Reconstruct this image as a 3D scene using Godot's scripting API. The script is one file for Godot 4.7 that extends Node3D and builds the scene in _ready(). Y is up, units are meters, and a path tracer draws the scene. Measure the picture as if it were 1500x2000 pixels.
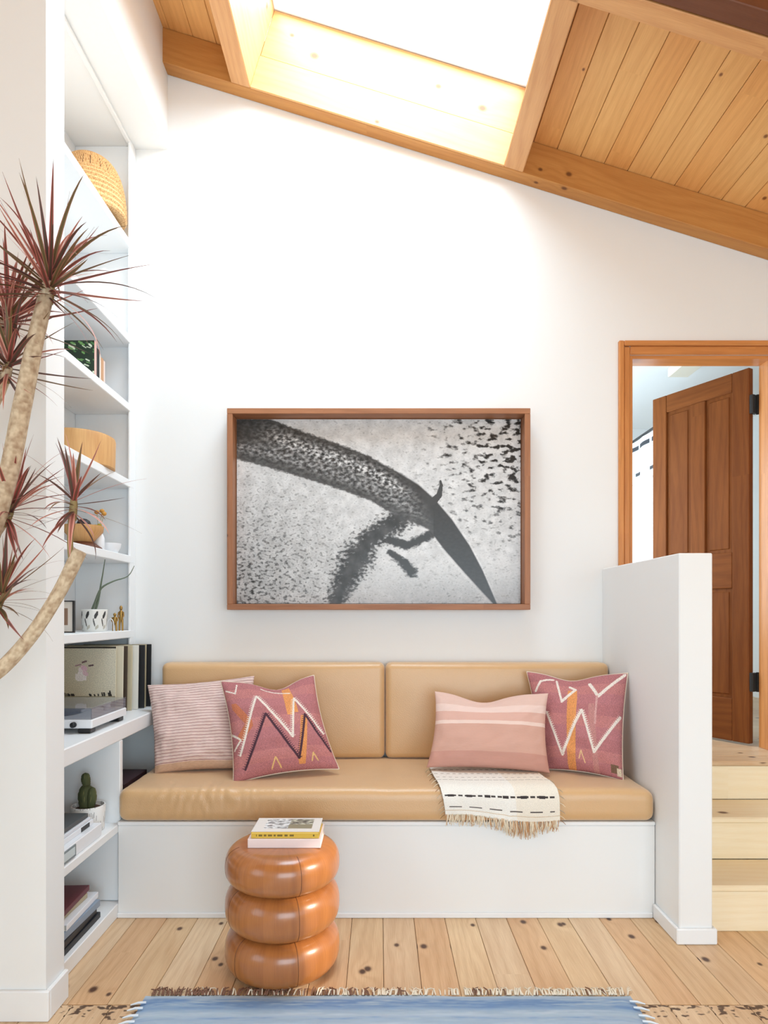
extends Node3D

# ---------------------------------------------------------------- layout (metres)
const EYE := 1.26          # eye height
const FP := 1265.0         # focal length in pixels of the 1500 x 2000 frame
const DW := 3.33           # depth of the back wall
const SLOPE := 0.309       # fall of the roof towards the right
const ROOF0 := 3.698       # height of the beams' underside at x = 0
const LAND := 0.557        # landing height
var TR: Transform3D        # roof axes: x down the slope, y out of the roof
var M := {}
var rng := RandomNumberGenerator.new()

func pt(x: float, y: float, d: float) -> Vector3:
	return Vector3((x - 740.0) / FP * d, EYE + (1200.0 - y) / FP * d, -d)

func roof_y(x: float, n := 0.0) -> float:
	return ROOF0 - SLOPE * x + n * sqrt(1.0 + SLOPE * SLOPE)

# ---------------------------------------------------------------- mesh builder
class MB:
	var v := PackedVector3Array()
	var n := PackedVector3Array()
	var t := PackedVector2Array()
	var ix := PackedInt32Array()
	var smooth := false

	func quad(a: Vector3, b: Vector3, c: Vector3, d: Vector3, ua := Vector2.ZERO, ub := Vector2.RIGHT, uc := Vector2.ONE, ud := Vector2.DOWN) -> void:
		var nn := (c - a).cross(d - b).normalized()
		var k := v.size()
		v.append_array(PackedVector3Array([a, b, c, d]))
		n.append_array(PackedVector3Array([nn, nn, nn, nn]))
		t.append_array(PackedVector2Array([ua, ub, uc, ud]))
		ix.append_array(PackedInt32Array([k, k + 2, k + 1, k, k + 3, k + 2]))

	func tri(a: Vector3, b: Vector3, c: Vector3, ua := Vector2.ZERO, ub := Vector2.ZERO, uc := Vector2.ZERO) -> void:
		var nn := (b - a).cross(c - a).normalized()
		var k := v.size()
		v.append_array(PackedVector3Array([a, b, c]))
		n.append_array(PackedVector3Array([nn, nn, nn]))
		t.append_array(PackedVector2Array([ua, ub, uc]))
		ix.append_array(PackedInt32Array([k, k + 2, k + 1]))

	func _uv(p: Vector3, h: Vector3, k: int, g: int, u0: Vector2, us: Vector2) -> Vector2:
		var q := p + h
		if k == g:
			return u0 + Vector2(q[(k + 1) % 3], q[(k + 2) % 3] * 0.2) * us
		return u0 + Vector2(q[3 - k - g], q[g]) * us

	# chamfered box: g is the axis the grain runs along, uv = u0 + metres * us
	func box(c: Vector3, s: Vector3, b := 0.0, g := 1, u0 := Vector2.ZERO, us := Vector2.ONE, xf := Transform3D.IDENTITY) -> void:
		var h := s * 0.5
		b = minf(b, minf(h.x, minf(h.y, h.z)) * 0.95)
		for k in 3:
			var a := (k + 1) % 3
			var e := (k + 2) % 3
			for sg in [-1.0, 1.0]:
				var ps: Array[Vector3] = []
				for q in [[-1.0, -1.0], [1.0, -1.0], [1.0, 1.0], [-1.0, 1.0]]:
					var p := Vector3.ZERO
					p[k] = sg * h[k]
					p[a] = q[0] * (h[a] - b)
					p[e] = q[1] * (h[e] - b)
					ps.append(p)
				if sg < 0.0:
					ps.reverse()
				quad(xf * (c + ps[0]), xf * (c + ps[1]), xf * (c + ps[2]), xf * (c + ps[3]), _uv(ps[0], h, k, g, u0, us), _uv(ps[1], h, k, g, u0, us), _uv(ps[2], h, k, g, u0, us), _uv(ps[3], h, k, g, u0, us))
		if b <= 0.0:
			return
		for k in 3:
			var a := (k + 1) % 3
			var e := (k + 2) % 3
			for sk in [-1.0, 1.0]:
				for sa in [-1.0, 1.0]:
					var ps: Array[Vector3] = []
					for q in [[0, -1.0], [0, 1.0], [1, 1.0], [1, -1.0]]:
						var p := Vector3.ZERO
						p[k] = sk * (h[k] if q[0] == 0 else h[k] - b)
						p[a] = sa * (h[a] - b if q[0] == 0 else h[a])
						p[e] = q[1] * (h[e] - b)
						ps.append(p)
					var od := Vector3.ZERO
					od[k] = sk
					od[a] = sa
					if (ps[2] - ps[0]).cross(ps[3] - ps[1]).dot(od) < 0.0:
						ps.reverse()
					var kk := a if k == g else k
					quad(xf * (c + ps[0]), xf * (c + ps[1]), xf * (c + ps[2]), xf * (c + ps[3]), _uv(ps[0], h, kk, g, u0, us), _uv(ps[1], h, kk, g, u0, us), _uv(ps[2], h, kk, g, u0, us), _uv(ps[3], h, kk, g, u0, us))
		for sx in [-1.0, 1.0]:
			for sy in [-1.0, 1.0]:
				for sz in [-1.0, 1.0]:
					var sv := Vector3(sx, sy, sz)
					var p1 := sv * Vector3(h.x, h.y - b, h.z - b)
					var p2 := sv * Vector3(h.x - b, h.y, h.z - b)
					var p3 := sv * Vector3(h.x - b, h.y - b, h.z)
					if (p2 - p1).cross(p3 - p1).dot(sv) < 0.0:
						var q := p2
						p2 = p3
						p3 = q
					tri(xf * (c + p1), xf * (c + p2), xf * (c + p3), u0, u0, u0)

	# rows x cols sheet, counter-clockwise as seen from its outside when cols run right and rows run up
	func grid(rows: Array, uvs: Array = []) -> void:
		var nr := rows.size()
		var nc: int = rows[0].size()
		var k := v.size()
		for r in nr:
			for c in nc:
				v.append(rows[r][c])
				n.append(Vector3.UP)
				t.append(uvs[r][c] if uvs.size() else Vector2(float(c) / (nc - 1), 1.0 - float(r) / (nr - 1)))
		for r in nr - 1:
			for c in nc - 1:
				var a := k + r * nc + c
				ix.append_array(PackedInt32Array([a, a + nc + 1, a + 1, a, a + nc, a + nc + 1]))
		smooth = true

	func tube(path: Array, radii: Array, seg := 8, caps := true) -> void:
		var rows := []
		var uvs := []
		var side := Vector3.ZERO
		var along := 0.0
		for i in path.size():
			var p: Vector3 = path[i]
			var tn: Vector3 = (path[mini(i + 1, path.size() - 1)] - path[maxi(i - 1, 0)]).normalized()
			if i > 0:
				along += (path[i] - path[i - 1]).length()
			if side == Vector3.ZERO:
				side = tn.cross(Vector3.UP if absf(tn.y) < 0.9 else Vector3.RIGHT).normalized()
			side = (side - tn * side.dot(tn)).normalized()
			var up := tn.cross(side)
			var row := []
			var uvr := []
			for s in seg + 1:
				var a := TAU * s / seg
				row.append(p + (side * cos(a) + up * sin(a)) * float(radii[i]))
				uvr.append(Vector2(float(s) / seg, along))
			rows.append(row)
			uvs.append(uvr)
		if caps:
			var r0 := []
			var r1 := []
			for s in seg + 1:
				r0.append(path[0])
				r1.append(path[path.size() - 1])
			rows.push_front(r0)
			rows.append(r1)
			uvs.push_front(uvs[0])
			uvs.append(uvs[uvs.size() - 1])
		grid(rows, uvs)

	# profile of (radius, height) from bottom to top; creases sharper than 40 degrees stay sharp
	func lathe(prof: Array, seg := 32, c := Vector3.ZERO, us := Vector2.ONE, wob := 0.0) -> void:
		var nm := []
		for j in prof.size() - 1:
			var dd: Vector2 = prof[j + 1] - prof[j]
			nm.append(Vector2(dd.y, -dd.x).normalized())
		var along := 0.0
		for j in prof.size() - 1:
			var n0: Vector2 = nm[j]
			var n1: Vector2 = nm[j]
			if j > 0 and nm[j].dot(nm[j - 1]) > 0.76:
				n0 = (nm[j] + nm[j - 1]).normalized()
			if j < nm.size() - 1 and nm[j].dot(nm[j + 1]) > 0.76:
				n1 = (nm[j] + nm[j + 1]).normalized()
			var ln: float = (prof[j + 1] - prof[j]).length()
			var k := v.size()
			for q in 2:
				var pr: Vector2 = prof[j + q]
				var nq: Vector2 = n1 if q else n0
				for s in seg + 1:
					var a := TAU * s / seg
					var w := 1.0 + wob * sin(a * 2.0 + 1.0) * 0.5 + wob * 0.5 * sin(a * 3.0 + pr.y * 9.0)
					v.append(c + Vector3(cos(a) * pr.x * w, pr.y, sin(a) * pr.x * w))
					n.append(Vector3(cos(a) * nq.x, nq.y, sin(a) * nq.x))
					t.append(Vector2(float(s) / seg, along + ln * q) * us)
			along += ln
			for s in seg:
				var a := k + s
				ix.append_array(PackedInt32Array([a, a + 1, a + seg + 2, a, a + seg + 2, a + seg + 1]))

	# a flat outline (counter-clockwise seen from +z) made solid from z0 to z1
	func prism(poly: PackedVector2Array, z0: float, z1: float, us := 1.0) -> void:
		if Geometry2D.is_polygon_clockwise(poly):
			poly.reverse()
		var tr := Geometry2D.triangulate_polygon(poly)
		for i in range(0, tr.size(), 3):
			var a := poly[tr[i]]
			var b := poly[tr[i + 1]]
			var c := poly[tr[i + 2]]
			if (b - a).cross(c - a) < 0.0:
				var q := b
				b = c
				c = q
			tri(Vector3(a.x, a.y, z1), Vector3(b.x, b.y, z1), Vector3(c.x, c.y, z1), a * us, b * us, c * us)
			tri(Vector3(a.x, a.y, z0), Vector3(c.x, c.y, z0), Vector3(b.x, b.y, z0), a * us, c * us, b * us)
		for i in poly.size():
			var a := poly[i]
			var b := poly[(i + 1) % poly.size()]
			quad(Vector3(a.x, a.y, z1), Vector3(a.x, a.y, z0), Vector3(b.x, b.y, z0), Vector3(b.x, b.y, z1), Vector2(z1, a.y) * us, Vector2(z0, a.y) * us, Vector2(z0, b.y) * us, Vector2(z1, b.y) * us)

	func mesh() -> ArrayMesh:
		if smooth:
			var acc := {}
			for i in range(0, ix.size(), 3):
				var a := v[ix[i]]
				var b := v[ix[i + 1]]
				var c := v[ix[i + 2]]
				var fn := (c - a).cross(b - a)
				for p in [a, b, c]:
					var key := Vector3i((p * 20000.0).round())
					acc[key] = acc.get(key, Vector3.ZERO) + fn
			for i in v.size():
				n[i] = (acc[Vector3i((v[i] * 20000.0).round())] as Vector3).normalized()
		var ar := []
		ar.resize(Mesh.ARRAY_MAX)
		ar[Mesh.ARRAY_VERTEX] = v
		ar[Mesh.ARRAY_NORMAL] = n
		ar[Mesh.ARRAY_TEX_UV] = t
		ar[Mesh.ARRAY_INDEX] = ix
		var m := ArrayMesh.new()
		m.add_surface_from_arrays(Mesh.PRIMITIVE_TRIANGLES, ar)
		return m

# a box with every edge rounded, as a padded cushion; bend(p) moves each point
func rounded(s: Vector3, r: float, cell: float, bend: Variant = null) -> ArrayMesh:
	var m := MB.new()
	var h := s * 0.5
	for k in 3:
		var a := (k + 1) % 3
		var e := (k + 2) % 3
		var la := stops(h[a], r, cell)
		var le := stops(h[e], r, cell)
		for sg in [-1.0, 1.0]:
			var rows := []
			var uvs := []
			for q in le:
				var row := []
				var uvr := []
				for w in la:
					var p := Vector3.ZERO
					p[k] = sg * h[k]
					p[a] = w if sg > 0.0 else -w
					p[e] = q
					var c := p.clamp(-(h - Vector3.ONE * r), h - Vector3.ONE * r)
					var dd := p - c
					var f := c + dd.normalized() * r
					if bend != null:
						f = bend.call(f)
					row.append(f)
					uvr.append(Vector2(f.x + f.z * 0.5, -f.y + f.z * 0.5))
				rows.append(row)
				uvs.append(uvr)
			m.grid(rows, uvs)
	return m.mesh()

func stops(h: float, r: float, cell: float) -> Array:
	var o := []
	for i in 4:
		o.append(-h + r * (1.0 - cos(PI * 0.5 * i / 4.0)) * 1.0)
	var nmid := maxi(2, int((2.0 * (h - r)) / cell))
	for i in nmid + 1:
		o.append(lerpf(-h + r, h - r, float(i) / nmid))
	for i in range(3, -1, -1):
		o.append(h - r * (1.0 - cos(PI * 0.5 * i / 4.0)))
	return o

# a stuffed pillow between four corners, pinched along its edges
func pillow_mesh(tl: Vector3, tr: Vector3, br: Vector3, bl: Vector3, thick: float, pinch: float, chop: float, sd: int, chopx := 0.0, folds := 0.006) -> ArrayMesh:
	var m := MB.new()
	var nz := FastNoiseLite.new()
	nz.seed = sd
	nz.frequency = 3.2
	var right := ((tr - tl) + (br - bl)) * 0.5
	var up := ((tl - bl) + (tr - br)) * 0.5
	var nrm := right.cross(up).normalized()
	var nn := 40
	for side in [1.0, -1.0]:
		var rows := []
		var uvs := []
		for j in nn + 1:
			var row := []
			var uvr := []
			for i in nn + 1:
				var ii := i if side > 0.0 else nn - i
				var a := sin((float(ii) / nn * 2.0 - 1.0) * PI * 0.5)
				var b := sin((float(j) / nn * 2.0 - 1.0) * PI * 0.5)
				var u := (a + 1.0) * 0.5
				var w := (b + 1.0) * 0.5
				var p := bl.lerp(br, u).lerp(tl.lerp(tr, u), w)
				p -= right * 0.5 * pinch * (1.0 - b * b) * a * absf(a)
				p -= up * 0.5 * pinch * (1.0 - a * a) * b * absf(b)
				var body := maxf(0.0, (1.0 - a * a) * (1.0 - b * b))
				var th := thick * 0.5 * pow(body, 0.42) * (1.0 - 0.16 * b)
				var ch := exp(-pow((a - chopx) / 0.42, 2.0)) * maxf(0.0, b) * maxf(0.0, b)
				p -= up.normalized() * chop * ch
				th *= 1.0 - 0.25 * ch * (1.0 if chop > 0.0 else 0.0)
				var e := maxf(absf(a), absf(b))
				th += folds * pow(body, 0.3) * (nz.get_noise_2d(a * 0.5, b * 0.5 + side * 9.0) * 1.6 + nz.get_noise_2d(a * 1.6 + 7.0, b * 1.6) * (0.4 + e))
				p += nrm * th * side
				row.append(p)
				uvr.append(Vector2(u, 1.0 - w))
			rows.append(row)
			uvs.append(uvr)
		m.grid(rows, uvs)
	return m.mesh()

func pillow_edge(tl: Vector3, tr: Vector3, br: Vector3, bl: Vector3, pinch: float, chop: float, rad: float, chopx := 0.0) -> ArrayMesh:
	var m := MB.new()
	var right := ((tr - tl) + (br - bl)) * 0.5
	var up := ((tl - bl) + (tr - br)) * 0.5
	var path := []
	var rr := []
	for s in 4:
		for i in 24:
			var f := sin((float(i) / 24 * 2.0 - 1.0) * PI * 0.5)
			var a := [f, 1.0, -f, -1.0][s] as float
			var b := [-1.0, f, 1.0, -f][s] as float
			var u := (a + 1.0) * 0.5
			var w := (b + 1.0) * 0.5
			var p := bl.lerp(br, u).lerp(tl.lerp(tr, u), w)
			p -= right * 0.5 * pinch * (1.0 - b * b) * a * absf(a)
			p -= up * 0.5 * pinch * (1.0 - a * a) * b * absf(b)
			p -= up.normalized() * chop * exp(-pow((a - chopx) / 0.42, 2.0)) * maxf(0.0, b) * maxf(0.0, b)
			path.append(p)
			rr.append(rad)
	path.append(path[0])
	rr.append(rad)
	m.tube(path, rr, 6, false)
	return m.mesh()

# ---------------------------------------------------------------- scene tree helpers
var taken := {}

func numbered(nm: String) -> String:
	var k: int = taken.get(nm, -1) + 1
	taken[nm] = k
	return nm if k == 0 else "%s_%03d" % [nm, k]

func tag(o: Node, label: String, cat: String, group := "") -> Node:
	o.set_meta("label", label)
	o.set_meta("category", cat)
	if group != "":
		o.set_meta("group", group)
	return o

func thing(nm: String, label: String, cat: String, at := Vector3.ZERO, group := "") -> Node3D:
	var o := Node3D.new()
	o.name = numbered(nm)
	o.position = at
	add_child(o)
	tag(o, label, cat, group)
	return o

func part(parent: Node, nm: String, mesh: Mesh, mat: Material, xf := Transform3D.IDENTITY) -> MeshInstance3D:
	var o := MeshInstance3D.new()
	var key := str(parent.get_instance_id()) + nm
	var k: int = taken.get(key, -1) + 1
	taken[key] = k
	o.name = nm if k == 0 else "%s_%03d" % [nm, k]
	o.mesh = mesh
	o.material_override = mat
	o.transform = xf
	parent.add_child(o, true)
	return o

func solo(nm: String, label: String, cat: String, mesh: Mesh, mat: Material, xf := Transform3D.IDENTITY, group := "") -> MeshInstance3D:
	var o := MeshInstance3D.new()
	o.name = numbered(nm)
	o.mesh = mesh
	o.material_override = mat
	o.transform = xf
	add_child(o)
	tag(o, label, cat, group)
	return o

func struct(nm: String, mesh: Mesh = null, mat: Material = null, xf := Transform3D.IDENTITY) -> Node3D:
	var o: Node3D = MeshInstance3D.new() if mesh else Node3D.new()
	o.name = nm
	if mesh:
		o.mesh = mesh
		o.material_override = mat
	o.transform = xf
	o.set_meta("kind", "structure")
	add_child(o)
	return o

func bx(c: Vector3, s: Vector3, b := 0.003, g := 1, u0 := Vector2.ZERO, us := Vector2.ONE) -> ArrayMesh:
	var m := MB.new()
	m.box(c, s, b, g, u0, us)
	return m.mesh()

# box from its low to its high corner
func bxl(a: Vector3, c: Vector3, b := 0.003, g := 1, u0 := Vector2.ZERO, us := Vector2.ONE) -> ArrayMesh:
	return bx((a + c) * 0.5, c - a, b, g, u0, us)

# ---------------------------------------------------------------- materials and textures
func mat(nm: String, c: Color, rough := 0.6, tex: Texture2D = null) -> StandardMaterial3D:
	var m := StandardMaterial3D.new()
	m.resource_name = nm
	m.albedo_color = c
	m.roughness = rough
	if tex:
		m.albedo_texture = tex
	M[nm] = m
	return m

func rgb(r: float, g: float, b: float) -> Color:
	return Color(r / 255.0, g / 255.0, b / 255.0)

func to_tex(im: Image) -> ImageTexture:
	return ImageTexture.create_from_image(im)

func noise(sd: int, f: float, oct := 3) -> FastNoiseLite:
	var z := FastNoiseLite.new()
	z.seed = sd
	z.frequency = f
	z.fractal_octaves = oct
	return z

# boards side by side: grain, growth rings bent round the knots, knots; wide and long in metres
func wood(w: int, h: int, cols: int, wide: float, long: float, light: Color, dark: Color, knotc: Color, knots: float, kr: float, sd: int, worn := false, vary := 0.12) -> ImageTexture:
	var r := RandomNumberGenerator.new()
	r.seed = sd
	var low := noise(sd, 1.0, 2)
	var fine := noise(sd + 3, 1.0, 2)
	var buf := PackedByteArray()
	buf.resize(w * h * 3)
	var cw := w / cols
	var bw := wide / cols
	for c in cols:
		var kn := []
		var nk := int(knots) + (1 if r.randf() < knots - int(knots) else 0)
		for k in nk:
			kn.append(Vector3(r.randf_range(0.12, 0.88) * bw, r.randf_range(0.06, 0.94) * long, r.randf_range(0.55, 1.25) * kr))
		var tone := r.randf_range(-vary, vary)
		var off := r.randf() * 90.0
		var freq := r.randf_range(34.0, 60.0)
		for y in h:
			var p := float(y) / h * long
			var wy := 0.0
			if worn:
				wy = clampf(1.0 - minf(p, long - p) / 0.075, 0.0, 1.0)
			for x in cw:
				var q := float(x) / cw * bw
				var push := 0.0
				var inside := 0.0
				for k: Vector3 in kn:
					var dx := (q - k.x) / k.z
					var dy := (p - k.y) / k.z
					var d2 := dx * dx + dy * dy * 0.55
					if d2 < 60.0:
						push += exp(-d2 * 0.10) * 1.5
						if d2 < 3.0:
							var dk := sqrt(d2)
							inside = maxf(inside, clampf(1.25 - dk, 0.0, 1.0) * 1.25 + clampf(1.7 - dk, 0.0, 0.5) * 0.25)
				var g := q * freq + low.get_noise_2d(q * 5.0 + off, p * 0.7) * 2.6 + push
				var ring := 0.5 + 0.5 * sin(g * TAU * 0.5)
				ring = ring * ring
				var st := fine.get_noise_2d(q * 420.0 + off * 7.0, p * 7.0)
				var tt := clampf(0.30 + tone + ring * 0.20 + st * 0.26 + low.get_noise_2d(q * 9.0 + off * 2.0, p * 1.6) * 0.16, 0.0, 1.0)
				var col := light.lerp(dark, tt)
				if inside > 0.0:
					col = col.lerp(knotc, clampf(inside, 0.0, 0.95))
				if wy > 0.0:
					var sp := fine.get_noise_2d(q * 26.0 + off, p * 42.0) + wy * 0.30 + tone * 0.9
					if sp > 0.38:
						col = col.lerp(knotc, clampf((sp - 0.38) * 5.0, 0.0, 0.85))
				var i := (y * w + c * cw + x) * 3
				buf[i] = int(clampf(col.r, 0.0, 1.0) * 255.0)
				buf[i + 1] = int(clampf(col.g, 0.0, 1.0) * 255.0)
				buf[i + 2] = int(clampf(col.b, 0.0, 1.0) * 255.0)
	return to_tex(Image.create_from_data(w, h, false, Image.FORMAT_RGB8, buf))

func blank(w: int, h: int, c: Color) -> Image:
	var im := Image.create(w, h, false, Image.FORMAT_RGB8)
	im.fill(c)
	return im

# a stroke through points in 0..1, optionally dashed or with side stitches
func stroke(im: Image, pts: Array, wid: float, c: Color, dash := 0.0, gap := 0.0, hatch := 0.0) -> void:
	var W := im.get_width()
	var H := im.get_height()
	var run := 0.0
	for s in pts.size() - 1:
		var a: Vector2 = pts[s] * Vector2(W, H)
		var b: Vector2 = pts[s + 1] * Vector2(W, H)
		var ln := a.distance_to(b)
		var steps := int(ln * 2.0) + 1
		var side := (b - a).normalized().orthogonal()
		for i in steps:
			var p := a.lerp(b, float(i) / steps)
			var pos := run + ln * i / steps
			if dash > 0.0 and fmod(pos, dash + gap) > dash:
				continue
			var hw := wid * 0.5
			im.fill_rect(Rect2i(int(p.x - hw), int(p.y - hw), maxi(1, int(wid)), maxi(1, int(wid))), c)
			if hatch > 0.0 and fmod(pos, 6.0) < 1.4:
				for k in int(hatch):
					var q := p + side * k
					im.fill_rect(Rect2i(int(q.x), int(q.y), 1, 1), c)
		run += ln

func speckle(im: Image, amt: float, sd: int, sx := 1.0, sy := 1.0) -> void:
	var z := noise(sd, 0.35, 2)
	for y in im.get_height():
		for x in im.get_width():
			var c := im.get_pixel(x, y)
			var k := 1.0 + amt * z.get_noise_2d(x * sx, y * sy)
			im.set_pixel(x, y, Color(clampf(c.r * k, 0, 1), clampf(c.g * k, 0, 1), clampf(c.b * k, 0, 1)))

func weave_height(n: int, sd: int, sx: float, sy: float) -> ImageTexture:
	var z := noise(sd, 0.2, 2)
	var im := Image.create(n, n, false, Image.FORMAT_L8)
	for y in n:
		for x in n:
			var k := 0.5 + 0.5 * z.get_noise_2d(x * sx, y * sy)
			im.set_pixel(x, y, Color(k, k, k))
	return to_tex(im)

func bump(m: StandardMaterial3D, tex: Texture2D, cm: float) -> void:
	m.heightmap_enabled = true
	m.heightmap_texture = tex
	m.heightmap_scale = cm

# ---------------------------------------------------------------- scene
func _ready() -> void:
	rng.seed = 7
	var th := atan(SLOPE)
	TR = Transform3D(Basis(Vector3(cos(th), -sin(th), 0), Vector3(sin(th), cos(th), 0), Vector3(0, 0, 1)), Vector3(0, ROOF0, 0))
	view_and_light()
	materials()
	room()
	roof()
	bookcase()
	bench()
	stairs_and_door()
	picture()
	pillows()
	stool()
	rug()
	shelf_things()
	plant()

const DAY := Color(0.84, 0.936, 1.0)

func view_and_light() -> void:
	var cam := Camera3D.new()
	cam.name = "camera"
	cam.projection = Camera3D.PROJECTION_FRUSTUM
	cam.near = 0.05
	cam.far = 60.0
	cam.size = 2000.0 / FP * 0.05
	cam.frustum_offset = Vector2(10.0, 200.0) / FP * 0.05
	cam.position = Vector3(0, EYE, 0)
	add_child(cam)
	cam.current = true
	var env := Environment.new()
	env.background_mode = Environment.BG_SKY
	var sky := Sky.new()
	var sm := ProceduralSkyMaterial.new()
	sm.sky_top_color = Color(0.80, 0.92, 1.0)
	sm.sky_horizon_color = Color(0.88, 0.955, 1.0)
	sm.ground_horizon_color = Color(0.82, 0.81, 0.78)
	sm.ground_bottom_color = Color(0.7, 0.68, 0.64)
	sky.sky_material = sm
	env.sky = sky
	env.background_energy_multiplier = 1.5
	env.tonemap_mode = Environment.TONE_MAPPER_LINEAR
	env.tonemap_exposure = 1.03
	env.sdfgi_enabled = true
	env.ssao_enabled = true
	env.ssil_enabled = true
	var we := WorldEnvironment.new()
	we.name = "environment"
	we.environment = env
	add_child(we)
	# daylight through the roof window, the glazed front and the side window, and the window of the room beyond
	daylight("skylight_daylight", TR * Transform3D(Basis(Vector3.RIGHT, -PI / 2), Vector3(-0.01, 0.40, -2.5)), Vector2(1.28, 1.44), 3.4, DAY)
	daylight("front_window_daylight", Transform3D(Basis.IDENTITY, Vector3(1.1, 1.15, 2.52)), Vector2(2.9, 2.0), 1.78, DAY)
	daylight("left_window_daylight", Transform3D(Basis(Vector3.UP, -PI / 2), Vector3(-2.72, 1.6, 0.75)), Vector2(2.3, 2.0), 0.55, DAY)
	daylight("bedroom_window_daylight", Transform3D(Basis(Vector3.UP, -PI / 2), Vector3(0.82, 1.85, -4.5)), Vector2(1.3, 1.3), 2.4, DAY)
	var sun := DirectionalLight3D.new()
	sun.name = "sun"
	sun.light_energy = 1.25
	sun.light_color = Color(1.0, 0.97, 0.9)
	sun.light_angular_distance = 0.6
	sun.sky_mode = DirectionalLight3D.SKY_MODE_LIGHT_ONLY
	sun.shadow_enabled = true
	sun.basis = Basis.looking_at(Vector3(-0.852, -0.423, -0.310))
	add_child(sun)

func daylight(nm: String, xf: Transform3D, size: Vector2, e: float, c: Color) -> void:
	var l := AreaLight3D.new()
	l.name = nm
	l.area_size = size
	l.area_normalize_energy = false
	l.light_energy = e
	l.light_color = c
	l.shadow_enabled = true
	l.area_range = 20.0
	l.transform = xf
	add_child(l)

func materials() -> void:
	mat("paint", rgb(242, 241, 239), 0.55)
	mat("trim paint", rgb(243, 243, 243), 0.4)
	var fl := wood(640, 1024, 8, 1.024, 2.0, rgb(236, 207, 170), rgb(194, 152, 112), rgb(74, 44, 26), 4.2, 0.0105, 11, false, 0.17)
	mat("floor boards", Color.WHITE, 0.42, fl)
	mat("floor boards warm", rgb(255, 244, 232), 0.42, fl)
	mat("floor boards pale", rgb(255, 252, 244), 0.45, fl)
	mat("worn boards", Color.WHITE, 0.5, wood(512, 640, 8, 1.024, 1.28, rgb(234, 206, 170), rgb(194, 152, 112), rgb(70, 48, 34), 2.6, 0.011, 23, true))
	mat("subfloor", rgb(64, 42, 26), 0.9)
	var ce := wood(512, 1024, 8, 1.0, 2.4, rgb(252, 200, 130), rgb(222, 160, 94), rgb(134, 82, 44), 1.6, 0.0085, 31, false, 0.10)
	mat("ceiling boards", Color.WHITE, 0.5, ce)
	mat("ceiling boards deep", rgb(252, 242, 232), 0.5, ce)
	var be := wood(512, 1024, 2, 0.5, 2.4, rgb(234, 178, 120), rgb(196, 132, 78), rgb(124, 76, 40), 4.0, 0.012, 41)
	mat("fir beam", Color.WHITE, 0.5, be)
	mat("pale fir", rgb(255, 250, 240), 0.5, wood(512, 1024, 2, 0.5, 2.4, rgb(232, 182, 122), rgb(204, 146, 90), rgb(130, 82, 44), 5.0, 0.013, 43))
	mat("fir ledger", rgb(230, 216, 176), 0.55, be)
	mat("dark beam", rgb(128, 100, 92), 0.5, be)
	mat("stair pine", Color.WHITE, 0.45, wood(512, 640, 4, 0.8, 1.6, rgb(255, 238, 206), rgb(244, 218, 174), rgb(96, 58, 32), 1.6, 0.016, 53))
	mat("door wood", Color.WHITE, 0.6, wood(512, 640, 4, 0.5, 1.6, rgb(138, 80, 38), rgb(96, 50, 22), rgb(80, 40, 22), 0.0, 0.01, 61)).metallic_specular = 0.22
	mat("casing wood", Color.WHITE, 0.35, wood(256, 512, 2, 0.25, 1.6, rgb(222, 150, 86), rgb(180, 110, 58), rgb(100, 56, 26), 0.2, 0.006, 67))
	mat("frame wood", Color.WHITE, 0.5, wood(256, 512, 2, 0.2, 1.6, rgb(182, 124, 86), rgb(132, 84, 56), rgb(74, 42, 28), 0.6, 0.006, 71))
	var s := mat("stool wood", Color.WHITE, 0.3, wood(512, 256, 1, 1.25, 0.6, rgb(186, 116, 60), rgb(150, 88, 44), rgb(110, 62, 32), 0.0, 0.01, 79))
	s.clearcoat_enabled = true
	s.clearcoat = 0.5
	s.clearcoat_roughness = 0.16
	mat("stool joint", rgb(96, 52, 26), 0.5)
	var cloth := weave_height(256, 3, 1.0, 0.45)
	var tan := mat("tan canvas", rgb(212, 168, 116), 0.42)
	tan.metallic_specular = 0.78
	tan.rim_enabled = true
	tan.rim = 0.9
	tan.rim_tint = 0.2
	bump(tan, cloth, 0.05)
	tan.uv1_scale = Vector3(5, 5, 5)
	mat("black iron", rgb(30, 29, 28), 0.5)
	mat("black plastic", rgb(24, 24, 26), 0.35)
	mat("white plastic", rgb(240, 240, 242), 0.3)
	mat("terracotta soil", rgb(70, 46, 32), 0.95)
	mat("piping cord", rgb(226, 208, 186), 0.8)

# ---------------------------------------------------------------- the room
func wall_piece(m: MB, x0: float, x1: float, y0: float, z0: float, z1: float, n := 0.17) -> void:
	m.prism(PackedVector2Array([Vector2(x0, y0), Vector2(x1, y0), Vector2(x1, roof_y(x1, n)), Vector2(x0, roof_y(x0, n))]), z0, z1)

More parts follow.
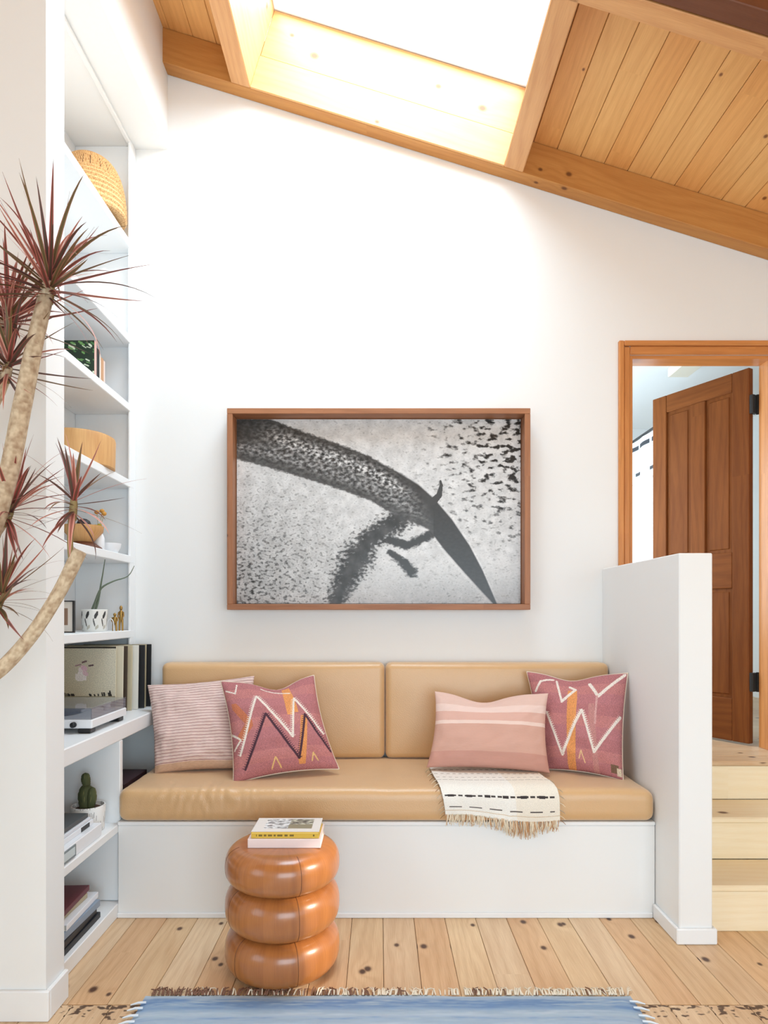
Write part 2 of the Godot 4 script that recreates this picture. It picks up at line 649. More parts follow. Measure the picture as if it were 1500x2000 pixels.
func room() -> void:
	var m := MB.new()
	# back wall round the doorway
	wall_piece(m, -2.8, 1.287, 0.0, -DW - 0.1, -DW)
	wall_piece(m, 2.03, 3.3, 0.0, -DW - 0.1, -DW)
	wall_piece(m, 1.287, 2.03, 2.592, -DW - 0.1, -DW)
	m.box(Vector3(1.6585, LAND * 0.5 - 0.01, -DW - 0.05), Vector3(0.743, LAND - 0.02, 0.1))
	struct("wall_back", m.mesh(), M["paint"])
	# pier and wall at the left, nearer than the bookcase
	m = MB.new()
	wall_piece(m, -2.8, -1.035, 0.0, -2.13, -2.014)
	var wl := struct("wall_left", m.mesh(), M["paint"])
	m = MB.new()
	m.box(Vector3(-1.903, 0.047, -2.007), Vector3(1.764, 0.094, 0.014), 0.003)
	m.box(Vector3(-1.028, 0.047, -2.0735), Vector3(0.014, 0.094, 0.119), 0.003)
	part(wl, "baseboard", m.mesh(), M["trim paint"])
	# outer walls with the window openings and an added slit for the sun beam
	m = MB.new()
	wall_piece(m, -2.9, -2.8, 0.0, -2.13, -0.45)
	wall_piece(m, -2.9, -2.8, 0.0, 1.95, 2.7)
	wall_piece(m, -2.9, -2.8, 2.65, -0.45, 1.95)
	m.box(Vector3(-2.85, 0.275, 0.75), Vector3(0.1, 0.55, 2.4))
	struct("wall_side_left", m.mesh(), M["paint"])
	m = MB.new()
	m.box(Vector3(3.25, 1.45, -2.245), Vector3(0.1, 2.9, 2.17))
	m.box(Vector3(3.25, 1.45, -0.43), Vector3(0.1, 2.9, 0.86))
	m.box(Vector3(3.25, 0.85, -1.01), Vector3(0.1, 1.7, 0.3))  # sill of the added high slit, shaped so sun reaches the stool's side only
	m.box(Vector3(3.25, 2.555, -1.01), Vector3(0.1, 0.69, 0.3))
	m.box(Vector3(3.25, 1.45, 2.5), Vector3(0.1, 2.9, 0.4))
	m.box(Vector3(3.25, 0.125, 1.15), Vector3(0.1, 0.55, 2.3))
	m.box(Vector3(3.25, 2.65, 1.15), Vector3(0.1, 0.5, 2.3))
	struct("wall_right", m.mesh(), M["paint"])
	m = MB.new()
	wall_piece(m, -2.9, -0.4, 0.0, 2.6, 2.7)
	wall_piece(m, 2.6, 3.3, 0.0, 2.6, 2.7)
	wall_piece(m, -0.4, 2.6, 2.2, 2.6, 2.7)
	m.box(Vector3(1.1, 0.05, 2.65), Vector3(3.0, 0.1, 0.1))
	struct("wall_front", m.mesh(), M["paint"])
	var glass := mat("window glass", Color(1, 1, 1, 0.05), 0.0)
	glass.transparency = BaseMaterial3D.TRANSPARENCY_ALPHA
	glazing("window_1", Vector3(1.1, 1.15, 2.65), 3.0, 2.1, false)
	glazing("window_5", Vector3(-2.85, 1.6, 0.75), 2.4, 2.1, true)
	glazing("window_2", Vector3(3.25, 1.4, 1.15), 2.3, 2.0, true)
	# floor: boards running away from the camera, in two lengths that meet in one joint
	var sub := MB.new()
	sub.box(Vector3(0.2, -0.05, -0.4), Vector3(6.2, 0.06, 6.3))
	var fl := struct("floor", sub.mesh(), M["subfloor"])
	var us := Vector2(1.0 / 1.024, 1.0 / 2.0)
	for k in range(-21, 25):
		var x0 := 0.0168 + 0.128 * k
		var y := rng.randf_range(-0.0008, 0.0004)
		var c := posmod(k * 5 + 3, 8)
		var nm: String = ["floor boards", "floor boards warm", "floor boards pale"][posmod(k * 7, 3)]
		if x0 > -1.75:
			part(fl, "plank", bx(Vector3(x0 + 0.064, -0.011 + y, -(2.0935 + 3.33) * 0.5), Vector3(0.1264, 0.022, 3.33 - 2.0935), 0.0016, 2, Vector2(c / 8.0 + 0.0008, rng.randf()), us), M[nm])
		part(fl, "plank", bx(Vector3(x0 + 0.064 + 0.02, -0.011 + y * 0.5, 0.2555), Vector3(0.1262, 0.022, 4.69), 0.0016, 2, Vector2(posmod(c * 3 + 1, 8) / 8.0 + 0.0008, 0.0), Vector2(us.x, 1.0 / 1.28)), M["worn boards"])
	# low wall at the end of the bench
	m = MB.new()
	m.box(Vector3(1.214, 0.7475, -2.905), Vector3(0.128, 1.495, 0.85), 0.004)
	var hw := struct("wall_half", m.mesh(), M["paint"])
	m = MB.new()
	m.box(Vector3(1.2135, 0.03, -2.4735), Vector3(0.155, 0.06, 0.013), 0.004)
	m.box(Vector3(1.1435, 0.03, -2.585), Vector3(0.013, 0.06, 0.21), 0.004)
	m.box(Vector3(1.2845, 0.03, -2.5275), Vector3(0.013, 0.06, 0.095), 0.004)
	part(hw, "baseboard", m.mesh(), M["trim paint"])

func glazing(nm: String, c: Vector3, w: float, h: float, side: bool) -> void:
	var xf := Transform3D(Basis(Vector3.UP, PI / 2) if side else Basis.IDENTITY, c)
	var m := MB.new()
	for s in [-1.0, 1.0]:
		m.box(Vector3(s * (w * 0.5 - 0.025), 0, 0), Vector3(0.05, h, 0.08), 0.004)
		m.box(Vector3(0, s * (h * 0.5 - 0.025), 0), Vector3(w - 0.1, 0.05, 0.08), 0.004)
	m.box(Vector3(0, 0, 0), Vector3(0.05, h - 0.1, 0.06), 0.004)
	var o := struct(nm, m.mesh(), M["trim paint"], xf)
	for s in [-1.0, 1.0]:
		part(o, "pane", bx(Vector3(s * (w * 0.25 - 0.0125), 0, 0.01), Vector3(w * 0.5 - 0.075, h - 0.1, 0.005), 0.0), M["window glass"])

# ---------------------------------------------------------------- roof: beams, boards, skylight
func roof() -> void:
	var ub := Vector2(1.0 / 0.5, 1.0 / 2.4)
	var uc := Vector2(1.0, 1.0 / 2.4)
	var c := cos(atan(SLOPE))
	var zl := -3.25                       # front of the beam along the back wall
	var r0 := -0.742 / c
	var r1 := -0.645 / c
	var r2 := 0.626 / c
	var r3 := 0.722 / c
	var nb := 0.168                       # underside of the boards
	# ceiling: everything above the boards, open over the skylight
	var m := MB.new()
	var lo := nb + 0.024
	m.box(Vector3((-3.2 + r0) * 0.5, lo + 0.06, -0.36), Vector3(r0 + 3.2, 0.12, 6.16))
	m.box(Vector3((r3 + 3.6) * 0.5, lo + 0.06, -0.36), Vector3(3.6 - r3, 0.12, 6.16))
	m.box(Vector3((r0 + r3) * 0.5, lo + 0.06, 0.495), Vector3(r3 - r0, 0.12, 4.45))
	m.box(Vector3((r0 + r3) * 0.5, lo + 0.06, -3.38), Vector3(r3 - r0, 0.12, 0.1))
	var ce := struct("ceiling", m.mesh(), M["ceiling boards deep"], TR)
	# boards seen from below
	var x := r3 + 0.006
	var i := 0
	while x < 3.24:
		var w := 0.1235
		part(ce, "plank", bx(Vector3(x + w * 0.5, nb + 0.012 + rng.randf_range(0, 0.0012), -2.6), Vector3(w - 0.0022, 0.024, 1.46), 0.0022, 2, Vector2((posmod(i * 3, 8)) / 8.0, rng.randf()), uc), M["ceiling boards" if i % 3 else "ceiling boards deep"])
		x += w
		i += 1
	x = r0 - 0.006
	while x > -1.5:
		var w := 0.1235
		part(ce, "plank", bx(Vector3(x - w * 0.5, nb + 0.012 + rng.randf_range(0, 0.0012), -2.2), Vector3(w - 0.0022, 0.024, 2.26), 0.0022, 2, Vector2((posmod(i * 3, 8)) / 8.0, rng.randf()), uc), M["ceiling boards deep"])
		x -= w
		i += 1
	# beam along the back wall
	var at := TR * Vector3(0, 0, -DW + 0.04)
	var o := thing("ceiling_beam", "long sloping fir beam fixed along the top of the white back wall", "beam", at)
	part(o, "timber", bx(Vector3(0.805, 0.0835, 0), Vector3(5.1, 0.167, 0.08), 0.003, 0, Vector2(0.02, 0.3), ub), M["fir ledger"], Transform3D(TR.basis, Vector3.ZERO))
	# the two rafters that flank the skylight
	var labels := ["fir rafter on the left side of the skylight, its inner face brightly lit", "fir rafter on the right side of the skylight, beside the boarded ceiling"]
	for k in 2:
		var a := r0 if k == 0 else r2
		var b := r1 if k == 0 else r3
		at = TR * Vector3((a + b) * 0.5, 0, -2.49)
		o = thing("roof_rafter", labels[k], "rafter", at, "rafters flanking the skylight")
		part(o, "timber", bx(Vector3(0, 0.205, 0), Vector3(b - a, 0.41, 1.518), 0.004, 2, Vector2(0.05 + 0.5 * k, 0.1 + 0.4 * k), ub), M["fir beam"], Transform3D(TR.basis, Vector3.ZERO))
	# cross beam, and a darker beam added to give its dark front face
	at = TR * Vector3(1.75, 0, -2.31)
	o = thing("cross_beam", "fir cross beam closing the near end of the boarded ceiling bay", "beam", at)
	part(o, "timber", bx(Vector3(0.28, 0.0835, 0), Vector3(2.62, 0.167, 0.08), 0.003, 0, Vector2(0.02, 0.7), ub), M["fir beam"], Transform3D(TR.basis, Vector3(0, 0, 0)))
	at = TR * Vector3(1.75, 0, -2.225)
	o = thing("dark_beam", "dark brown beam at the top right corner of the picture", "beam", at)
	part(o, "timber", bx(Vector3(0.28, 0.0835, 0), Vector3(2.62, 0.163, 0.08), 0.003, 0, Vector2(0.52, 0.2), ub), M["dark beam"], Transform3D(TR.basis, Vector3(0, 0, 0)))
	# skylight: boarded shaft and the pane on top
	m = MB.new()
	var sk := struct("window_3", null, null, TR)
	part(sk, "shaft_board", bx(Vector3((r1 + r2) * 0.5, 0.29, -3.255), Vector3(r2 - r1, 0.24, 0.02), 0.003, 0, Vector2(0.02, 0.1), ub), M["pale fir"])
	part(sk, "shaft_board", bx(Vector3((r1 + r2) * 0.5, 0.084, -3.245), Vector3(r2 - r1, 0.166, 0.012), 0.002, 0, Vector2(0.52, 0.45), ub), M["pale fir"])
	part(sk, "shaft_board", bx(Vector3((r1 + r2) * 0.5, 0.205, -1.74), Vector3(r2 - r1, 0.41, 0.02), 0.003, 0, Vector2(0.1, 0.6), ub), M["pale fir"])
	part(sk, "pane", bx(Vector3((r1 + r2) * 0.5, 0.418, -2.5), Vector3(r2 - r1 + 0.12, 0.006, 1.55), 0.0), M["window glass"])
	m = MB.new()
	for s in [-1.0, 1.0]:
		m.box(Vector3((r1 + r2) * 0.5 + s * ((r2 - r1) * 0.5 + 0.05), 0.43, -2.5), Vector3(0.1, 0.03, 1.61), 0.003)
		m.box(Vector3((r1 + r2) * 0.5, 0.43, -2.5 + s * 0.775), Vector3(r2 - r1, 0.03, 0.06), 0.003)
	part(sk, "curb", m.mesh(), M["trim paint"])
	# boxed soffit above the bookcase
	m = MB.new()
	wall_piece(m, -1.75, -1.085, 3.65, -DW, -2.13)
	m.box(Vector3(-1.262, 3.642, -2.73), Vector3(0.02, 0.016, 1.2), 0.003)
	struct("trim_1", m.mesh(), M["paint"])

# ---------------------------------------------------------------- bookcase
const SHELF := [3.14, 2.66, 2.318, 1.936, 1.556, 1.18]

func bookcase() -> void:
	var o := thing("bookcase", "tall white built-in bookcase with open shelves at the left of the bench", "bookcase", Vector3(-1.3, 0, -2.73))
	var q := Vector3(1.3, 0, 2.73)
	var w: Material = M["trim paint"]
	part(o, "back_panel", bxl(Vector3(-1.6, 0, -3.33) + q, Vector3(-1.55, 3.66, -2.13) + q), w)
	part(o, "end_panel", bxl(Vector3(-1.55, 0.795, -3.33) + q, Vector3(-1.262, 3.65, -3.305) + q), w)
	part(o, "stile", bxl(Vector3(-1.262, 0.795, -3.33) + q, Vector3(-1.25, 3.65, -3.2555) + q), w)
	for i in 6:
		var y: float = SHELF[i]
		part(o, "shelf", bxl(Vector3(-1.55, y - 0.038, -3.304) + q, Vector3(-1.2493, y, -2.13) + q), w)
	part(o, "countertop", bxl(Vector3(-1.55, 0.73, -3.33) + q, Vector3(-1.085, 0.795, -2.13) + q, 0.004), w)
	part(o, "partition", bxl(Vector3(-1.55, 0.06, -2.745) + q, Vector3(-1.085, 0.73, -2.715) + q), w)
	part(o, "shelf", bxl(Vector3(-1.55, 0.352, -2.715) + q, Vector3(-1.085, 0.386, -2.13) + q), w)
	part(o, "plinth", bxl(Vector3(-1.55, 0.0, -3.33) + q, Vector3(-1.085, 0.058, -2.13) + q), w)
	part(o, "shelf", bxl(Vector3(-1.55, 0.39, -3.33) + q, Vector3(-1.09, 0.42, -2.745) + q), w)

# ---------------------------------------------------------------- bench with its cushions
func bench() -> void:
	var o := thing("bench", "white plastered built-in bench base under the long tan seat", "bench", Vector3(0.03, 0, -3.0))
	var q := -o.position
	part(o, "front_panel", bxl(Vector3(-1.085, 0.0, -3.33) + q, Vector3(1.148, 0.382, -2.692) + q, 0.003), M["paint"])
	part(o, "top_ledge", bxl(Vector3(-1.085, 0.383, -3.33) + q, Vector3(1.148, 0.399, -2.688) + q, 0.003), M["trim paint"])
	part(o, "base_strip", bxl(Vector3(-1.085, 0.0, -2.693) + q, Vector3(1.136, 0.022, -2.684) + q, 0.003), M["trim paint"])
	var nz := noise(5, 3.0, 2)
	var seat := rounded(Vector3(2.228, 0.136, 0.64), 0.038, 0.012, func(p: Vector3) -> Vector3:
		var f := p
		var e := clampf((absf(p.x) - 0.95) / 0.16, 0.0, 1.0)
		if p.y > 0.0:
			f.y += 0.008 * (1.0 - pow(absf(p.x) / 1.12, 4.0)) * (1.0 - pow(absf(p.z) / 0.33, 4.0)) + 0.0025 * nz.get_noise_2d(p.x, p.z * 1.5)
			f.y -= 0.008 * e * e * (0.5 + 0.5 * sign(p.x))
		var cr := maxf(0.0, 1.0 - absf(p.x + 0.72) / 0.42)
		if p.z > 0.2:
			f.z += 0.003 * cr * sin(p.x * 165.0 + nz.get_noise_2d(p.x * 2.0, p.y * 1.5) * 7.0)
			f.y += 0.002 * cr * sin(p.x * 165.0 + nz.get_noise_2d(p.x * 2.0, p.y * 1.5) * 7.0)
		return f)
	solo("seat_cushion", "long tan canvas seat cushion lying along the white bench", "cushion", seat, M["tan canvas"], Transform3D(Basis.IDENTITY, Vector3(0.031, 0.399 + 0.0685, -2.993)))
	var names := ["left tan back cushion standing against the wall, behind the striped pillow", "right tan back cushion standing against the wall, behind the plain pink pillow"]
	for k in 2:
		var x0 := -1.083 if k == 0 else 0.032
		var x1 := 0.03 if k == 0 else 1.146
		var bm := rounded(Vector3(x1 - x0, 0.478, 0.115), 0.032, 0.035, func(p: Vector3) -> Vector3:
			var f := p
			var hx := (x1 - x0) * 0.5
			if p.z > 0.0:
				f.z += 0.014 * (1.0 - pow(absf(p.x) / hx, 4.0)) * (1.0 - pow(absf(p.y) / 0.24, 4.0)) + 0.002 * nz.get_noise_2d(p.x * 1.3 + k * 9.0, p.y * 1.3)
			return f)
		solo("back_cushion", names[k], "cushion", bm, M["tan canvas"], Transform3D(Basis.IDENTITY, Vector3((x0 + x1) * 0.5, 0.541 + 0.239, -3.27)), "tan back cushions")

# ---------------------------------------------------------------- stairs, doorway, room beyond
func stairs_and_door() -> void:
	var us := Vector2(1.0 / 0.8, 1.0 / 1.6)
	var o := thing("staircase", "short flight of pale knotty pine steps right of the low wall", "stairs", Vector3(2.2, 0, -2.85))
	var q := -o.position
	var x0 := 1.279
	var x1 := 3.2
	var dd := [2.575, 2.845, 3.115]
	var r := LAND / 3.0
	for i in 3:
		var d: float = dd[i]
		part(o, "riser", bxl(Vector3(x0, r * i, -d - 0.022) + q, Vector3(x1, r * (i + 1) - 0.026, -d) + q, 0.002, 0, Vector2(i * 0.25 + 0.01, [0.13, 0.42, 0.75][i]), us), M["stair pine"])
		if i < 2:
			part(o, "tread", bxl(Vector3(x0, r * (i + 1) - 0.026, -dd[i + 1]) + q, Vector3(x1, r * (i + 1), -d + 0.012) + q, 0.006, 0, Vector2(0.27 + i * 0.25, 0.5), us), M["stair pine"])
	var lf := struct("floor_landing", bxl(Vector3(x0, 0.45, -3.46), Vector3(x1, LAND - 0.026, -3.14)), M["subfloor"])
	var z := -3.103
	for i in 3:
		var wz := 0.118
		part(lf, "plank", bxl(Vector3(x0, LAND - 0.024, z - wz + 0.0015), Vector3(x1, LAND, z), 0.003 if i else 0.006, 0, Vector2((i * 3 % 8) / 8.0, 0.2 + 0.3 * i), Vector2(1.0 / 1.024, 0.5)), M["floor boards"])
		z -= wz
	# room beyond the doorway
	var m := MB.new()
	m.box(Vector3(2.0, LAND - 0.035, -4.8), Vector3(2.6, 0.05, 2.72))
	var bf := struct("floor_bedroom", m.mesh(), M["subfloor"])
	z = -3.458
	var i := 0
	while z > -5.9:
		part(bf, "plank", bxl(Vector3(0.8, LAND - 0.012, z - 0.1265), Vector3(3.2, LAND, z), 0.0016, 0, Vector2((i * 3 % 8) / 8.0, 0.1 * i), Vector2(1.0 / 1.024, 0.5)), M["floor boards"])
		z -= 0.128
		i += 1
	m = MB.new()
	m.box(Vector3(2.0, 1.9, -5.95), Vector3(2.8, 3.0, 0.1))
	m.box(Vector3(3.25, 1.9, -4.66), Vector3(0.1, 3.0, 2.5))
	m.box(Vector3(0.75, 1.9, -5.55), Vector3(0.1, 3.0, 0.7))
	m.box(Vector3(0.75, 1.9, -3.615), Vector3(0.1, 3.0, 0.37))
	m.box(Vector3(0.75, 0.8, -4.5), Vector3(0.1, 0.8, 1.4))
	m.box(Vector3(0.75, 2.95, -4.5), Vector3(0.1, 0.9, 1.4))
	struct("wall_bedroom", m.mesh(), M["paint"])
	glazing("window_4", Vector3(0.75, 1.85, -4.5), 1.4, 1.3, true)
	m = MB.new()
	m.box(Vector3(2.0, 3.0, -4.7), Vector3(2.8, 0.1, 2.6))
	struct("ceiling_bedroom", m.mesh(), M["paint"])
	o = thing("painted_beam", "cream painted ceiling beam glimpsed over the open door in the room beyond", "beam", Vector3(2.05, 2.885, -3.95))
	part(o, "timber", bx(Vector3(0, 0.032, 0), Vector3(0.14, 0.064, 0.98), 0.004, 2), mat("cream paint", rgb(232, 220, 200), 0.5))
	# door casing and jambs
	var tr := struct("trim_2")
	var uw := Vector2(4.0, 1.0 / 1.6)
	for side in 2:
		var xo := 1.229 if side == 0 else 2.088
		var sg := 1.0 if side == 0 else -1.0
		m = MB.new()
		m.box(Vector3(xo + sg * 0.013, (2.662 + LAND) * 0.5, -DW + 0.009), Vector3(0.026, 2.662 - LAND, 0.022), 0.004, 1, Vector2(0.1, 0), uw)
		m.box(Vector3(xo + sg * 0.043, (2.634 + LAND) * 0.5, -DW + 0.005), Vector3(0.034, 2.634 - LAND, 0.013), 0.005, 1, Vector2(0.6, 0.3), uw)
		part(tr, "casing", m.mesh(), M["casing wood"])
		part(tr, "jamb", bxl(Vector3(1.2871 if side == 0 else 2.012, LAND, -DW - 0.1) + Vector3.ZERO, Vector3(1.305 if side == 0 else 2.0299, 2.592, -DW), 0.002, 1, Vector2(0.2, 0.1), uw), M["casing wood"])
	m = MB.new()
	m.box(Vector3(1.6585, 2.649, -DW + 0.0095), Vector3(0.806, 0.026, 0.022), 0.004, 0, Vector2(0.1, 0.3), uw)
	m.box(Vector3(1.6585, 2.614, -DW + 0.0055), Vector3(0.738, 0.044, 0.013), 0.005, 0, Vector2(0.6, 0.6), uw)
	part(tr, "casing", m.mesh(), M["casing wood"])
	part(tr, "jamb", bxl(Vector3(1.305, 2.574, -DW - 0.1), Vector3(2.012, 2.5919, -DW), 0.002, 0, Vector2(0.4, 0.1), uw), M["casing wood"])
	# the open door: local x runs from the hinges to the free edge
	var hinge := Vector3(1.99, LAND + 0.012, -3.462)
	var free := Vector3(1.696, LAND + 0.012, -3.985)
	var ax := (free - hinge).normalized()
	var dw := (free - hinge).length()
	var xf := Transform3D(Basis(ax, Vector3.UP, ax.cross(Vector3.UP)), hinge)
	var dn := struct("door_1", null, null, xf)
	var dwm: Material = M["door wood"]
	var ud := Vector2(2.0, 1.0 / 1.6)
	var hh := 2.008
	var T := 0.036
	for k in 2:
		var a := 0.0 if k == 0 else dw - 0.095
		part(dn, "stile", bxl(Vector3(a, 0, -T * 0.5), Vector3(a + 0.095, hh, T * 0.5), 0.003, 1, Vector2(0.02 + 0.5 * k, 0.1 + k * 0.3), ud), dwm)
	var rails := [[0.0, 0.232], [0.835, 1.03], [1.905, hh]]
	for k in 3:
		part(dn, "rail", bxl(Vector3(0.0955, rails[k][0], -T * 0.5 + 0.0005), Vector3(dw - 0.0955, rails[k][1], T * 0.5 - 0.0005), 0.003, 0, Vector2(0.05 + 0.3 * k, 0.2 * k), ud), dwm)
	var mid := dw * 0.5
	for k in 2:
		part(dn, "mullion", bxl(Vector3(mid - 0.045, rails[k][1] + 0.0005, -T * 0.5 + 0.0005), Vector3(mid + 0.045, rails[k + 1][0] - 0.0005, T * 0.5 - 0.0005), 0.003, 1, Vector2(0.3 + 0.2 * k, 0.5), ud), dwm)
		for e in 2:
			var a := 0.0955 if e == 0 else mid + 0.0455
			var b := mid - 0.0455 if e == 0 else dw - 0.0955
			var pm := MB.new()
			pm.box(Vector3((a + b) * 0.5, (rails[k][1] + rails[k + 1][0]) * 0.5, 0), Vector3(b - a, rails[k + 1][0] - rails[k][1], 0.012), 0.0, 1, Vector2(0.13 + 0.21 * (k * 2 + e), 0.3 * e), ud)
			pm.box(Vector3((a + b) * 0.5, (rails[k][1] + rails[k + 1][0]) * 0.5, 0), Vector3(b - a - 0.03, rails[k + 1][0] - rails[k][1] - 0.03, 0.022), 0.009, 1, Vector2(0.13 + 0.21 * (k * 2 + e), 0.3 * e), ud)
			part(dn, "panel", pm.mesh(), dwm)
	for y in [0.33, 1.81]:
		m = MB.new()
		m.box(Vector3(-0.012, y, 0.0), Vector3(0.02, 0.1, T + 0.004), 0.002)
		m.tube([Vector3(-0.022, y - 0.052, 0.022), Vector3(-0.022, y + 0.052, 0.022)], [0.008, 0.008], 10)
		part(dn, "hinge", m.mesh(), M["black iron"])
	# woven hanging on a rod in the room beyond
	var im := blank(128, 256, rgb(238, 237, 234))
	stroke(im, [Vector2(0, 0.035), Vector2(1, 0.035)], 5, rgb(52, 52, 56), 17, 9)
	stroke(im, [Vector2(0, 0.16), Vector2(1, 0.16)], 4, rgb(60, 60, 62), 9, 24)
	stroke(im, [Vector2(0, 0.20), Vector2(1, 0.20)], 2, rgb(170, 168, 166), 6, 8)
	var hm := mat("woven hanging", Color.WHITE, 0.9, to_tex(im))
	var rows := []
	for j in 17:
		var row := []
		for k in 41:
			var u := float(k) / 40
			row.append(Vector3(0.02 * sin(u * 26.0) * (0.3 + 0.7 * (1.0 - j / 16.0)), 1.5 * (j / 16.0 - 1.0), -0.45 + 0.9 * u))
		rows.append(row)
	var g := MB.new()
	var back := []
	for row in rows:
		var b := []
		for k in range(40, -1, -1):
			b.append(row[k] + Vector3(0.006, 0, 0))
		back.append(b)
	g.grid(rows)
	g.grid(back)
	o = thing("wall_hanging", "white woven curtain with rows of black dashes hanging beyond the doorway", "curtain", Vector3(1.8, 2.47, -4.55))
	part(o, "cloth", g.mesh(), hm)
	g = MB.new()
	g.tube([Vector3(0.0, 0.012, -1.3), Vector3(0.0, 0.012, 0.5)], [0.009, 0.009], 8)
	part(o, "rod", g.mesh(), M["black iron"])

# ---------------------------------------------------------------- framed photograph
func lerp_table(tab: Array, x: float) -> float:
	for i in tab.size() - 1:
		if x <= tab[i + 1][0]:
			return lerpf(tab[i][1], tab[i + 1][1], clampf((x - tab[i][0]) / (tab[i + 1][0] - tab[i][0]), 0.0, 1.0))
	return tab[tab.size() - 1][1]

func seg_dist(p: Vector2, pts: Array) -> float:
	var best := 1e9
	for i in pts.size() - 1:
		var q := Geometry2D.get_closest_point_to_segment(p, pts[i], pts[i + 1])
		best = minf(best, p.distance_to(q))
	return best

func print_texture() -> ImageTexture:
	var w := 720
	var h := 464
	var up := [[0, -5], [150, -2], [300, 56], [460, 110], [600, 165], [730, 235], [830, 296], [905, 362], [985, 455], [1065, 572], [1125, 685], [1190, 835], [1300, 900]]
	var dn := [[0, 178], [150, 218], [300, 262], [460, 312], [600, 362], [700, 418], [800, 462], [880, 498], [950, 588], [1040, 690], [1125, 782], [1175, 835], [1300, 1400]]
	var sh1 := [Vector2(760, 440), Vector2(690, 490), Vector2(600, 545), Vector2(560, 620)]
	var sh2 := [Vector2(560, 620), Vector2(510, 700), Vector2(455, 830)]
	var arm := [Vector2(700, 545), Vector2(780, 572), Vector2(890, 520)]
	var arm2 := [Vector2(700, 600), Vector2(770, 650), Vector2(800, 690)]
	var fin := [Vector2(896, 372), Vector2(926, 342), Vector2(936, 296), Vector2(932, 280)]
	var a := noise(91, 0.014, 3)
	var b := noise(92, 0.045, 4)
	var c := noise(93, 0.022, 4)
	var buf := PackedByteArray()
	buf.resize(w * h)
	for y in h:
		for x in w:
			var p := Vector2(x * 1300.0 / w, y * 835.0 / h)
			var n1 := a.get_noise_2d(p.x, p.y)
			var n2 := b.get_noise_2d(p.x * 0.8, p.y * 1.25)
			var n3 := c.get_noise_2d(p.x * 0.7 + p.y * 0.5, p.y * 1.3 - p.x * 0.35)
			var corner := clampf(1.0 - p.distance_to(Vector2(60, 760)) / 620.0, 0.0, 1.0)
			var tr := clampf(1.0 - p.distance_to(Vector2(1330, 120)) / 560.0, 0.0, 1.0)
			var g := 0.86 + 0.08 * n1 + 0.16 * n2 * (0.5 + corner)
			g -= clampf(n2 - 0.2 + corner * 0.3, 0.0, 1.0) * (0.4 + 0.75 * corner) + 0.1 * corner
			g -= clampf(n3 - 0.34 + tr * 0.42, 0.0, 1.0) * (0.5 + 2.6 * tr) * smoothstep(700.0, 900.0, p.x)
			g -= 0.16 * smoothstep(640.0, 835.0, p.y + n1 * 90.0) * smoothstep(200.0, 900.0, p.x)
			var d := minf(seg_dist(p, sh1) / 58.0, seg_dist(p, sh2) / lerpf(80.0, 46.0, clampf((p.y - 640.0) / 190.0, 0.0, 1.0)))
			if d < 1.5:
				g = lerpf(g, 0.27 + 0.1 * n1, clampf((1.12 - d + n2 * 0.8) * 1.7, 0.0, 1.0))
			d = minf(seg_dist(p, arm) / 22.0, seg_dist(p, arm2) / lerpf(15.0, 30.0, clampf((p.y - 610.0) / 70.0, 0.0, 1.0)))
			if d < 1.6:
				g = lerpf(g, 0.24, clampf((1.1 - d + n2 * 0.5) * 2.0, 0.0, 1.0))
			var u := lerp_table(up, p.x)
			var l := lerp_table(dn, p.x)
			var e := minf(p.y - u, l - p.y)
			if e > -10.0:
				var f := (p.y - u) / maxf(l - u, 1.0)
				var fade := smoothstep(900.0, 700.0, p.x - (f - 0.4) * 130.0)
				var band := exp(-pow((f - 0.34) / 0.2, 2.0)) * fade * smoothstep(40.0, 260.0, p.x)
				var band2 := exp(-pow((f - 0.70) / 0.14, 2.0)) * fade * 0.5
				var dark := 0.235 + 0.05 * n1 + 0.08 * f
				dark += (band + band2) * (0.30 + 0.75 * n2) + 0.10 * n2 * fade
				if p.x > 900.0:
					dark = 0.24 + 0.03 * n2
				g = lerpf(g, clampf(dark, 0.1, 0.9), clampf(e / 9.0 + 0.6 + n2 * 0.9 * fade, 0.0, 1.0))
			elif e > -20.0 and p.x > 800.0:
				g += 0.03
			if seg_dist(p, fin) < lerpf(17.0, 5.0, clampf((372.0 - p.y) / 90.0, 0.0, 1.0)):
				g = 0.26
			buf[y * w + x] = int(clampf(g, 0.06, 0.93) * 255.0)
	return to_tex(Image.create_from_data(w, h, false, Image.FORMAT_L8, buf))

